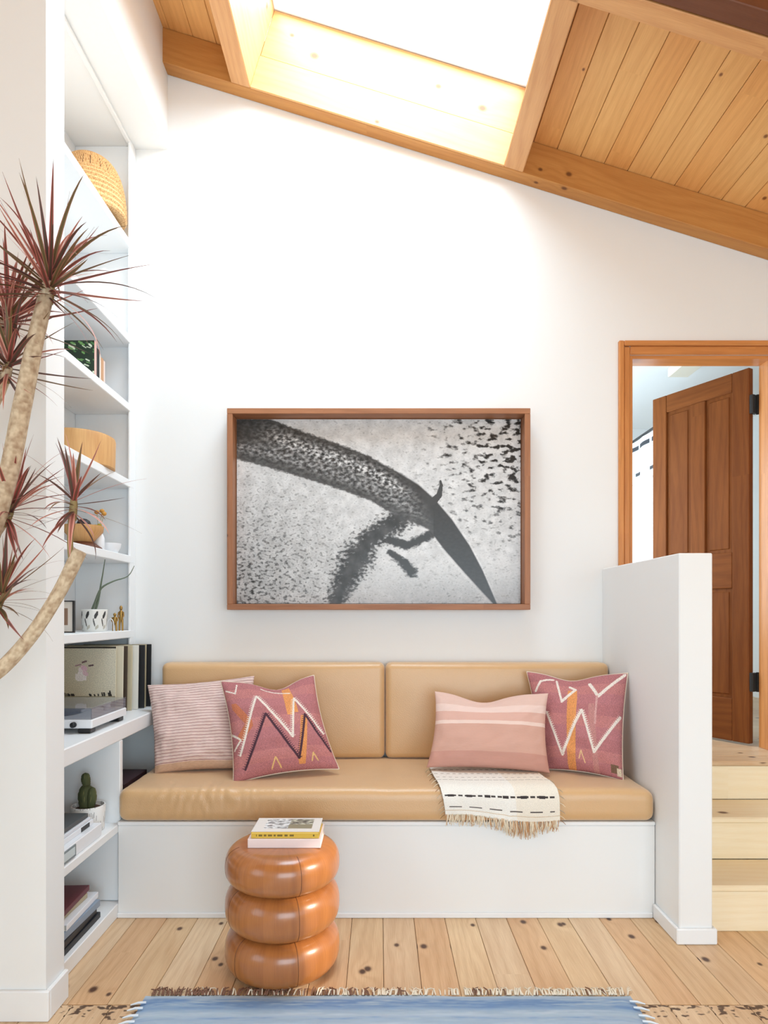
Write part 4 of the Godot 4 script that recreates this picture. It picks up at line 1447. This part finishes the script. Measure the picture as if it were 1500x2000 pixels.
	part(o, "picture_card", m.mesh(), mat("small print", Color.WHITE, 0.5, to_tex(im)))
	var px := Vector3(-1.335, SHELF[5], -3.04)
	im = blank(256, 64, rgb(238, 237, 232))
	for k in 9:
		var u := k / 9.0 + 0.04
		stroke(im, [Vector2(u, 0.86), Vector2(u + 0.03, 0.93)], 7, rgb(52, 50, 50))
		stroke(im, [Vector2(u, 0.30), Vector2(u + 0.03, 0.40)], 5, rgb(44, 42, 44))
		stroke(im, [Vector2(u + 0.05, 0.46), Vector2(u + 0.03, 0.60)], 3, rgb(90, 88, 86))
		stroke(im, [Vector2(u - 0.01, 0.62), Vector2(u + 0.02, 0.66)], 4, rgb(196, 190, 176))
	m = MB.new()
	m.lathe([Vector2(0.001, 0), Vector2(0.05, 0), Vector2(0.053, 0.004), Vector2(0.058, 0.102), Vector2(0.053, 0.104), Vector2(0.05, 0.09), Vector2(0.001, 0.088)], 40, Vector3.ZERO, Vector2(1, -5.2))
	o = thing("plant_pot", "white pot painted with black marks holding two thin leaves", "pot", px)
	part(o, "body", m.mesh(), mat("marked glaze", Color.WHITE, 0.35, to_tex(im)))
	o = thing("pot_plant", "sparse plant of two thin grey-green leaves in the black-marked pot", "plant", px + Vector3(0, 0.086, 0))
	var gg := mat("grey green leaf", rgb(104, 116, 96), 0.6)
	for pa in [[Vector3(0.0, 0, 0), Vector3(0.022, 0.06, 0.01), Vector3(0.034, 0.13, 0.01), Vector3(0.04, 0.19, 0.0), Vector3(0.052, 0.27, 0.0)], [Vector3(-0.012, 0, 0.01), Vector3(0.012, 0.05, 0.02), Vector3(0.04, 0.115, 0.02), Vector3(0.09, 0.15, 0.0), Vector3(0.145, 0.175, -0.03), Vector3(0.172, 0.225, -0.04)]]:
		m = MB.new()
		var rr := []
		for k in pa.size():
			rr.append(lerpf(0.0065, 0.0014, float(k) / (pa.size() - 1)))
		m.tube(smooth_path(pa, 4), lerp_list(rr, 4), 7)
		part(o, "leaf", m.mesh(), gg)
	m = MB.new()
	var loop := []
	var lr := []
	for k in 13:
		var a := PI * k / 12
		loop.append(Vector3(0.016 * cos(a), 0.028 + 0.03 * sin(a) if k > 0 and k < 12 else 0.0, 0))
		lr.append(0.0022)
	m.tube(loop, lr, 6)
	solo("wire_loop", "small white bent loop beside the black-marked pot", "ornament", m.mesh(), M["white plastic"], Transform3D(Basis.IDENTITY, Vector3(-1.285, SHELF[5] + 0.001, -3.10)))
	var brass := mat("aged brass", rgb(172, 136, 74), 0.35)
	brass.metallic = 0.7
	for k in 2:
		var h := 0.088 if k == 0 else 0.125
		o = thing("figurine", ["shorter of two slim brass figures by the bookcase edge", "taller of two slim brass figures by the bookcase edge"][k], "figurine", Vector3(-1.272, SHELF[5], -3.12 if k == 0 else -3.195), "brass figures")
		m = MB.new()
		for s in [-1.0, 1.0]:
			m.tube([Vector3(s * 0.008, 0, 0), Vector3(s * 0.007, h * 0.28, 0), Vector3(s * 0.004, h * 0.5, 0)], [0.0045, 0.005, 0.0065], 10)
		m.tube([Vector3(0, h * 0.42, 0), Vector3(0, h * 0.55, 0), Vector3(0, h * 0.74, 0), Vector3(0, h * 0.8, 0)], [0.009, 0.0075, 0.011, 0.004], 12)
		for s in [-1.0, 1.0]:
			m.tube([Vector3(s * 0.011, h * 0.73, 0), Vector3(s * 0.014, h * 0.58, 0.003), Vector3(s * 0.006, h * 0.46, 0.006)], [0.004, 0.0035, 0.003], 8)
		part(o, "body", m.mesh(), brass)
		m = MB.new()
		var pf := []
		for q in 9:
			var a := -PI * 0.5 + PI * q / 8
			pf.append(Vector2(maxf(0.0005, 0.0075 * cos(a)), h * 0.89 + h * 0.1 * sin(a)))
		m.lathe(pf, 14)
		part(o, "head", m.mesh(), brass)
	records()
	lower_things(paper)

func smooth_path(p: Array, sub: int) -> Array:
	var o := []
	for i in p.size() - 1:
		var a: Vector3 = p[maxi(i - 1, 0)]
		var d: Vector3 = p[mini(i + 2, p.size() - 1)]
		for k in sub:
			o.append((p[i] as Vector3).cubic_interpolate(p[i + 1], a, d, float(k) / sub))
	o.append(p[p.size() - 1])
	return o

func lerp_list(p: Array, sub: int) -> Array:
	var o := []
	for i in p.size() - 1:
		for k in sub:
			o.append(lerpf(p[i], p[i + 1], float(k) / sub))
	o.append(p[p.size() - 1])
	return o

func records() -> void:
	var top := 0.795
	# sleeves facing the camera, the front one printed
	var im := blank(192, 192, rgb(206, 192, 160))
	for y in 192:
		for x in 192:
			im.set_pixel(x, y, rgb(186, 168, 132).lerp(rgb(214, 206, 184), clampf((x + (192 - y) * 0.3) / 220.0, 0, 1)))
	im.fill_rect(Rect2i(0, 0, 192, 5), rgb(48, 40, 30))
	for p in [[0.50, 0.36, 14, rgb(232, 214, 208)], [0.50, 0.44, 18, rgb(234, 222, 214)], [0.46, 0.46, 16, rgb(230, 218, 208)], [0.53, 0.32, 10, rgb(222, 178, 188)], [0.55, 0.40, 9, rgb(222, 186, 190)]]:
		stroke(im, [Vector2(p[0] - 0.02, p[1] - 0.01), Vector2(p[0] + 0.02, p[1] + 0.02)], p[2], p[3])
	stroke(im, [Vector2(0.50, 0.24), Vector2(0.56, 0.22)], 4, rgb(116, 84, 84))
	stroke(im, [Vector2(0.60, 0.29), Vector2(0.66, 0.28)], 4, rgb(96, 70, 74))
	stroke(im, [Vector2(0.40, 0.29), Vector2(0.48, 0.27)], 3, rgb(160, 120, 124))
	var r := RandomNumberGenerator.new()
	r.seed = 31
	for i in 46:
		var u := r.randf()
		var hgt := pow(absf(u - 0.5) * 2.0, 2.0) * 0.11
		if absf(u - 0.5) > 0.12:
			stroke(im, [Vector2(u, 0.725 - hgt * r.randf()), Vector2(u + 0.01, 0.74)], r.randf_range(2, 5), rgb(40, 34, 30))
	im.fill_rect(Rect2i(0, 142, 192, 50), rgb(146, 134, 104))
	speckle(im, 0.2, 3)
	var pic := mat("printed sleeve", Color.WHITE, 0.45, to_tex(im))
	var cols := [rgb(216, 204, 174), rgb(224, 214, 190), rgb(78, 64, 52), rgb(206, 192, 160), rgb(232, 228, 218), rgb(30, 30, 32), rgb(186, 172, 140), rgb(26, 26, 28)]
	var labels := ["record sleeve with a pink motif and dark treeline, front of the record row", "cream record sleeve directly behind the printed one", "dark brown record sleeve third in the row", "beige record sleeve fourth in the row", "white record sleeve fifth in the row",
		"black record sleeve sixth in the row", "khaki record sleeve next to last in the row", "black record sleeve last in the row against the wall"]
	var xr := [-1.232, -1.212, -1.206, -1.196, -1.178, -1.160, -1.165, -1.152]
	for i in 8:
		var z := -3.03 - 0.034 * i
		var o := thing("record_sleeve", labels[i], "record", Vector3(xr[i] - 0.157, top, z), "records on the counter")
		var xf := Transform3D(Basis(Vector3.RIGHT, deg_to_rad(-2.0)), Vector3.ZERO)
		part(o, "sleeve", bx(Vector3(0, 0.158, 0), Vector3(0.315, 0.315 - 0.002 * (i % 3), 0.006), 0.001), mat("sleeve %d" % i, cols[i], 0.5), xf)
		if i == 0:
			var m := MB.new()
			m.quad(Vector3(-0.1565, 0.001, 0.0034), Vector3(0.1565, 0.001, 0.0034), Vector3(0.1565, 0.314, 0.0034), Vector3(-0.1565, 0.314, 0.0034), Vector2(0, 1), Vector2(1, 1), Vector2(1, 0), Vector2(0, 0))
			part(o, "sleeve_print", m.mesh(), pic, xf)
	# record player
	var o := thing("record_player", "white record player with a smoky clear lid on the counter", "record player", Vector3(-1.33, top, -2.69))
	part(o, "plinth", bx(Vector3(0, 0.038, 0), Vector3(0.43, 0.034, 0.345), 0.004), M["white plastic"])
	for sx in [-1.0, 1.0]:
		for sz in [-1.0, 1.0]:
			part(o, "foot", bx(Vector3(sx * 0.18, 0.0105, sz * 0.14), Vector3(0.05, 0.021, 0.05), 0.004), M["black plastic"])
	var m := MB.new()
	m.lathe([Vector2(0.001, 0.056), Vector2(0.14, 0.056), Vector2(0.146, 0.060), Vector2(0.146, 0.066), Vector2(0.14, 0.068), Vector2(0.001, 0.067)], 48, Vector3(-0.05, 0, 0))
	part(o, "platter", m.mesh(), M["black plastic"])
	m = MB.new()
	m.tube([Vector3(0.16, 0.055, -0.10), Vector3(0.16, 0.08, -0.10)], [0.016, 0.012], 14)
	m.tube([Vector3(0.16, 0.082, -0.13), Vector3(0.16, 0.082, 0.05), Vector3(0.14, 0.078, 0.10)], [0.006, 0.004, 0.005], 8)
	part(o, "tone_arm", m.mesh(), mat("silver arm", rgb(200, 200, 204), 0.3))
	m = MB.new()
	m.tube([Vector3(0.145, 0.036, 0.17), Vector3(0.145, 0.036, 0.186)], [0.011, 0.011], 16)
	part(o, "knob", m.mesh(), M["black plastic"])
	var lid := mat("smoked lid", Color(0.4, 0.43, 0.5, 0.3), 0.05)
	lid.transparency = BaseMaterial3D.TRANSPARENCY_ALPHA
	m = MB.new()
	m.box(Vector3(0, 0.098, 0), Vector3(0.424, 0.004, 0.34), 0.0)
	m.box(Vector3(0, 0.0765, 0.168), Vector3(0.424, 0.038, 0.004), 0.0)
	m.box(Vector3(0, 0.0765, -0.168), Vector3(0.424, 0.038, 0.004), 0.0)
	m.box(Vector3(0.21, 0.0765, 0), Vector3(0.004, 0.038, 0.332), 0.0)
	m.box(Vector3(-0.21, 0.0765, 0), Vector3(0.004, 0.038, 0.332), 0.0)
	part(o, "lid", m.mesh(), lid)

func lower_things(paper: Material) -> void:
	var sh := 0.386
	# cactus in a ribbed pot
	var px := Vector3(-1.178, sh, -2.625)
	var im := blank(256, 96, rgb(236, 234, 230))
	var r := RandomNumberGenerator.new()
	r.seed = 8
	for i in 190:
		var p := Vector2(r.randf(), r.randf_range(0.08, 0.9))
		stroke(im, [p, p + Vector2(0.0, r.randf_range(0.06, 0.16))], 2, rgb(178, 174, 172))
	var prof := [Vector2(0.001, 0), Vector2(0.056, 0), Vector2(0.061, 0.005), Vector2(0.066, 0.100), Vector2(0.064, 0.103), Vector2(0.060, 0.103), Vector2(0.058, 0.088), Vector2(0.001, 0.086)]
	var m := MB.new()
	m.lathe(prof, 44, Vector3.ZERO, Vector2(1, 7.0))
	var o := thing("cactus_pot", "white pot scored with short grey strokes holding a cactus", "pot", px)
	part(o, "body", m.mesh(), mat("scored glaze", Color.WHITE, 0.5, to_tex(im)))
	m = MB.new()
	m.lathe([Vector2(0.001, 0.0865), Vector2(0.057, 0.0865), Vector2(0.04, 0.094), Vector2(0.001, 0.097)], 30)
	part(o, "soil", m.mesh(), M["terracotta soil"])
	o = thing("cactus", "stubby dark green cactus with a knob on top and side arms", "cactus", px + Vector3(-0.006, 0.09, 0))
	var cim := blank(96, 96, rgb(76, 82, 48))
	for i in 260:
		var p := Vector2(r.randf(), r.randf())
		stroke(cim, [p, p + Vector2(0.015, 0.01)], 1.5, [rgb(150, 140, 92), rgb(52, 58, 36), rgb(120, 116, 70)][i % 3])
	var cm := mat("cactus skin", Color.WHITE, 0.8, to_tex(cim))
	for b in [[Vector3(0, 0, 0), Vector3(-0.004, 0.05, 0), Vector3(0, 0.095, 0), 0.026, 0.03, 0.021], [Vector3(0, 0.09, 0), Vector3(-0.004, 0.115, 0), Vector3(-0.006, 0.142, 0), 0.014, 0.018, 0.013], [Vector3(0.02, 0.0, 0.012), Vector3(0.026, 0.045, 0.012), Vector3(0.027, 0.088, 0.010), 0.014, 0.019, 0.013]]:
		var pth := []
		var rad := []
		for k in 13:
			var f := k / 12.0
			var p0: Vector3 = (b[0] as Vector3).lerp(b[1], f * 2.0) if f < 0.5 else (b[1] as Vector3).lerp(b[2], f * 2.0 - 1.0)
			var cap := sqrt(maxf(0.02, 1.0 - pow(maxf(0.0, f - 0.8) / 0.2, 2.0)))
			pth.append(p0)
			rad.append((lerpf(b[3], b[4], f * 2.0) if f < 0.5 else lerpf(b[4], b[5], f * 2.0 - 1.0)) * cap * (1.0 + 0.06 * (k % 2)))
		m = MB.new()
		m.tube(pth, rad, 14)
		part(o, "stem", m.mesh(), cm)
	# flat stack on the middle shelf
	var grey := mat("slate folder", rgb(84, 88, 90), 0.5)
	var wh := mat("white card", rgb(238, 239, 242), 0.5)
	o = thing("file_box", "white flat file box with a grey label holder under the folders", "box", Vector3(-1.23, sh, -2.36))
	part(o, "body", bx(Vector3(0, 0.026, 0), Vector3(0.27, 0.052, 0.40), 0.003), wh)
	m = MB.new()
	m.box(Vector3(0.137, 0.026, 0.085), Vector3(0.004, 0.042, 0.12), 0.001)
	part(o, "label_holder", m.mesh(), mat("grey metal", rgb(128, 138, 140), 0.4))
	m = MB.new()
	m.box(Vector3(0.1388, 0.027, 0.085), Vector3(0.002, 0.028, 0.10), 0.0)
	part(o, "label_card", m.mesh(), mat("pale card", rgb(206, 216, 218), 0.6))
	var st := [["white magazine with a black spot on its spine, lying on the file box", 0.020, 0.24, 0.32, wh], ["thin white booklet second from the top of the flat stack", 0.012, 0.24, 0.30, mat("white booklet", rgb(230, 232, 238), 0.5)], ["slate grey folder on top of the flat stack by the cactus", 0.016, 0.235, 0.30, grey]]
	var y := sh + 0.0525
	for i in 3:
		var b: Array = st[i]
		o = thing("magazine" if i < 2 else "folder", b[0], "magazine" if i < 2 else "folder", Vector3(-1.24 - 0.004 * i, y, -2.38 + 0.006 * i), "flat stack on the middle shelf")
		book(o, Vector3(b[3], b[1], b[2]), b[4], paper, Transform3D(Basis(Vector3.FORWARD, Vector3.UP, Vector3.RIGHT), Vector3.ZERO))
		if i == 0:
			m = MB.new()
			m.box(Vector3(0.1205, 0.010, -0.09), Vector3(0.002, 0.016, 0.07), 0.0)
			part(o, "spine_mark", m.mesh(), M["black plastic"])
		y += float(b[1]) + 0.0006
	# pile of books at the bottom
	var bs := [["black hardback at the bottom of the lowest pile", 0.022, 0.25, 0.30, rgb(26, 28, 34)], ["second book from the floor, black spine with grey pages", 0.024, 0.245, 0.29, rgb(36, 36, 40)], ["pale blue-grey book in the middle of the lowest pile", 0.026, 0.23, 0.30, rgb(140, 154, 172)], ["white paperback above the blue-grey book", 0.022, 0.215, 0.28, rgb(236, 236, 240)], ["khaki tan book below the maroon one", 0.018, 0.185, 0.26, rgb(184, 170, 138)], ["maroon book lying on top of the lowest pile", 0.02, 0.18, 0.26, rgb(104, 38, 48)]]
	y = 0.0585
	for i in bs.size():
		var b: Array = bs[i]
		o = thing("book", b[0], "book", Vector3(-1.105 - float(b[2]) * 0.5 - [0.0, 0.006, 0.004, 0.01, 0.035, 0.03][i], y, -2.42 + [0.0, 0.01, 0.0, -0.02, 0.02, 0.0][i]), "pile on the lowest shelf")
		book(o, Vector3(b[3], b[1], b[2]), mat("pile cover %d" % i, b[4], 0.45), paper, Transform3D(Basis(Vector3.FORWARD, Vector3.UP, Vector3.RIGHT).rotated(Vector3.UP, [0.0, 0.02, -0.03, 0.03, -0.02, 0.05][i]), Vector3.ZERO))
		y += float(b[1]) + 0.0006
	# dark books in the recess beside the seat
	for i in 2:
		o = thing("book", ["dark book lying in the recess under the counter beside the seat", "black book with a plum cover on the dark one in the recess"][i], "book", Vector3(-1.2, 0.4205 + 0.061 * i, -2.93), "books in the recess")
		book(o, Vector3(0.28, 0.06 if i == 0 else 0.045, 0.2), mat("recess cover %d" % i, [rgb(30, 26, 26), rgb(58, 34, 40)][i], 0.6), paper, Transform3D(Basis(Vector3.FORWARD, Vector3.UP, Vector3.RIGHT), Vector3.ZERO))

# ---------------------------------------------------------------- dragon tree
func leaf_mesh(bend: float, sd: int) -> ArrayMesh:
	var m := MB.new()
	var rows := []
	var n := 9
	var p := Vector3.ZERO
	var a := 0.0
	var r := RandomNumberGenerator.new()
	r.seed = sd
	var twist := r.randf_range(-0.5, 0.5)
	var lo := []
	for j in n + 1:
		var f := float(j) / n
		var w := 0.5 * (0.75 + 0.5 * f if f < 0.35 else 0.925 * pow(1.0 - (f - 0.35) / 0.65, 0.75))
		var dir := Vector3(0, cos(a), sin(a))
		var side := Vector3(cos(twist * f), 0, sin(twist * f))
		var keel := dir.cross(side).normalized() * w * 0.35
		rows.append([p - side * w * 0.030, p + keel * 0.030, p + side * w * 0.030])
		lo.append([p + side * w * 0.030 - keel * 0.002, p + keel * 0.030 - dir.cross(side).normalized() * 0.0015, p - side * w * 0.030 - keel * 0.002])
		p += dir / n
		a += bend / n * (0.4 + 1.2 * f)
	m.grid(rows)
	m.grid(lo)
	return m.mesh()

func plant() -> void:
	var o := thing("dragon_tree", "dragon tree with bare pale trunks and spiky maroon leaf heads at the left", "plant", Vector3(-1.45, 0, -1.55))
	var q := -o.position
	# pot stands just outside the frame
	var m := MB.new()
	m.lathe([Vector2(0.001, 0.003), Vector2(0.13, 0.003), Vector2(0.14, 0.012), Vector2(0.17, 0.30), Vector2(0.175, 0.31), Vector2(0.16, 0.31), Vector2(0.155, 0.27), Vector2(0.001, 0.27)], 40)
	solo("planter", "round white planter of the dragon tree, standing on the floor at the left", "pot", m.mesh(), M["white plastic"], Transform3D(Basis.IDENTITY, Vector3(-1.45, 0, -1.55)))
	var bim := blank(64, 256, rgb(196, 172, 142))
	var bz := noise(33, 0.08, 3)
	for y in 256:
		for x in 64:
			var k := 0.6 * bz.get_noise_2d(x * 1.2, y * 0.5)
			var ring := 0.5 + 0.5 * sin(y * 0.55 + k * 5.0)
			bim.set_pixel(x, y, rgb(216, 196, 166).lerp(rgb(156, 126, 98), clampf(0.25 + k * 1.1 + 0.12 * ring, 0, 1)))
	var bark := mat("dragon tree bark", Color.WHITE, 0.85, to_tex(bim))
	bark.uv1_scale = Vector3(1, 3.0, 1)
	var green := mat("green stem", rgb(150, 128, 82), 0.7)
	var lm := []
	for c in [[rgb(158, 74, 68), rgb(108, 70, 52), rgb(198, 118, 106)], [rgb(128, 116, 72), rgb(104, 84, 54), rgb(168, 88, 78)], [rgb(212, 140, 124), rgb(160, 94, 80), rgb(226, 172, 152)], [rgb(104, 62, 56), rgb(84, 70, 54), rgb(150, 80, 74)]]:
		var im := Image.create(16, 4, false, Image.FORMAT_RGB8)
		for x in 16:
			var e := absf(x / 7.5 - 1.0)
			var col: Color = c[1] if e < 0.35 else (c[0] if e < 0.8 else c[2])
			for y in 4:
				im.set_pixel(x, y, col)
		lm.append(mat("dragon leaf %d" % lm.size(), Color.WHITE, 0.5, to_tex(im)))
	var lv := []
	for i in 6:
		lv.append(leaf_mesh([0.15, 0.35, 0.6, 0.9, -0.12, 1.2][i], i))
	var root := Vector3(-1.45, 0.25, -1.55)
	var stems := [
		[[root + Vector3(0.04, 0, 0.02), pt(-180, 1420, 1.68), pt(-60, 1150, 1.74), pt(8, 960, 1.76), pt(42, 800, 1.76), pt(68, 670, 1.75), pt(88, 585, 1.75), pt(97, 545, 1.75)], [0.03, 0.027, 0.026, 0.0245, 0.0235, 0.021, 0.019, 0.012]],
		[[root + Vector3(0.05, 0, 0.06), pt(-170, 1440, 1.6), pt(-60, 1345, 1.66), pt(0, 1308, 1.7), pt(62, 1240, 1.72), pt(115, 1158, 1.72), pt(150, 1088, 1.72), pt(156, 1076, 1.72)], [0.026, 0.023, 0.021, 0.0195, 0.0185, 0.0178, 0.019, 0.017]],
		[[root + Vector3(-0.06, 0, 0), pt(-190, 1100, 1.86), pt(-100, 800, 1.9), pt(-14, 670, 1.84), pt(14, 620, 1.8)], [0.028, 0.024, 0.02, 0.017, 0.012]],
		[[root + Vector3(0.0, 0, -0.05), pt(-160, 1100, 1.82), pt(-70, 900, 1.84), pt(-2, 765, 1.8), pt(16, 715, 1.78)], [0.026, 0.022, 0.018, 0.016, 0.012]],
		[[root + Vector3(-0.02, 0, 0.05), pt(-150, 1300, 1.78), pt(-60, 1120, 1.84), pt(0, 1030, 1.81), pt(18, 1002, 1.8)], [0.022, 0.018, 0.015, 0.013, 0.01]],
		[[root + Vector3(-0.03, 0, 0.08), pt(-150, 1400, 1.7), pt(-60, 1250, 1.74), pt(-14, 1190, 1.76), pt(0, 1160, 1.76)], [0.022, 0.018, 0.015, 0.013, 0.01]]]
	for s in stems:
		var pp := []
		for v in s[0]:
			pp.append(v + q)
		m = MB.new()
		m.tube(smooth_path(pp, 5), lerp_list(s[1], 5), 14)
		part(o, "trunk", m.mesh(), bark)
	# stub of the cut side shoot, and the green shoot that rises from it
	m = MB.new()
	m.tube(smooth_path([pt(140, 1102, 1.715) + q, pt(137, 1060, 1.71) + q, pt(140, 1010, 1.71) + q, pt(145, 968, 1.71) + q], 4), lerp_list([0.0075, 0.0075, 0.0085, 0.008], 4), 10)
	part(o, "shoot", m.mesh(), green)
	# heads: centre, axis, leaves, shortest, longest, widest angle, material weights
	var heads := [
		[pt(98, 548, 1.75), Vector3(0.14, 1, 0.1), 74, 0.19, 0.32, 2.05, [0, 1, 0, 3, 2, 1]],
		[pt(16, 610, 1.8), Vector3(0.1, 1, 0.15), 56, 0.14, 0.26, 1.9, [0, 2, 0, 2, 1, 0]],
		[pt(18, 705, 1.78), Vector3(0.25, 0.9, 0.2), 46, 0.14, 0.25, 2.1, [1, 3, 0, 1, 3, 2]],
		[pt(24, 990, 1.8), Vector3(0.4, 0.9, 0.1), 44, 0.13, 0.25, 1.9, [0, 3, 2, 0, 3, 0]],
		[pt(6, 1158, 1.76), Vector3(0.4, 1, 0.1), 44, 0.11, 0.22, 1.7, [1, 0, 1, 3, 2, 1]],
		[pt(145, 972, 1.71), Vector3(0.08, 1, 0.05), 34, 0.09, 0.20, 2.25, [2, 1, 0, 3, 2, 3]]]
	var r := RandomNumberGenerator.new()
	r.seed = 2024
	for h in heads:
		var c: Vector3 = h[0] + q
		var ax := (h[1] as Vector3).normalized()
		var n0: int = h[2]
		var e1 := ax.cross(Vector3.FORWARD).normalized()
		var e2 := ax.cross(e1).normalized()
		m = MB.new()
		var fat := 1.0 if n0 > 70 else 0.7
		m.tube([c - ax * 0.06, c - ax * 0.02, c + ax * 0.02], [0.0125 * fat, 0.014 * fat, 0.006 * fat], 10)
		var crown := part(o, "leaf_head", m.mesh(), green, Transform3D.IDENTITY)
		var n: int = h[2]
		for i in n:
			var f := (i + 0.5) / n
			var phi := lerpf(0.12, h[5], pow(f, 0.85)) + r.randf_range(-0.12, 0.12)
			var az := i * 2.39996 + r.randf_range(-0.25, 0.25)
			var dir := (ax * cos(phi) + (e1 * cos(az) + e2 * sin(az)) * sin(phi)).normalized()
			if (h[0] as Vector3).z + dir.z * 0.3 < -1.99:
				dir = (dir * Vector3(1, 1, -0.35)).normalized()
			var dn := Vector3.DOWN - dir * Vector3.DOWN.dot(dir)
			if dn.length() < 0.15:
				dn = e1
			dn = dn.normalized()
			var ln := r.randf_range(h[3], h[4]) * (1.0 - 0.25 * absf(f - 0.5))
			var wd := r.randf_range(0.34, 0.5)
			var bs := Basis(dir.cross(dn).normalized() * wd, dir * ln, dn * ln)
			var st := c - ax * (0.055 * f - 0.01) + dir * 0.006
			part(crown, "leaf", lv[r.randi_range(0, 4) if phi < 1.3 else r.randi_range(1, 5)], lm[h[6][i % 6]], Transform3D(bs, st))
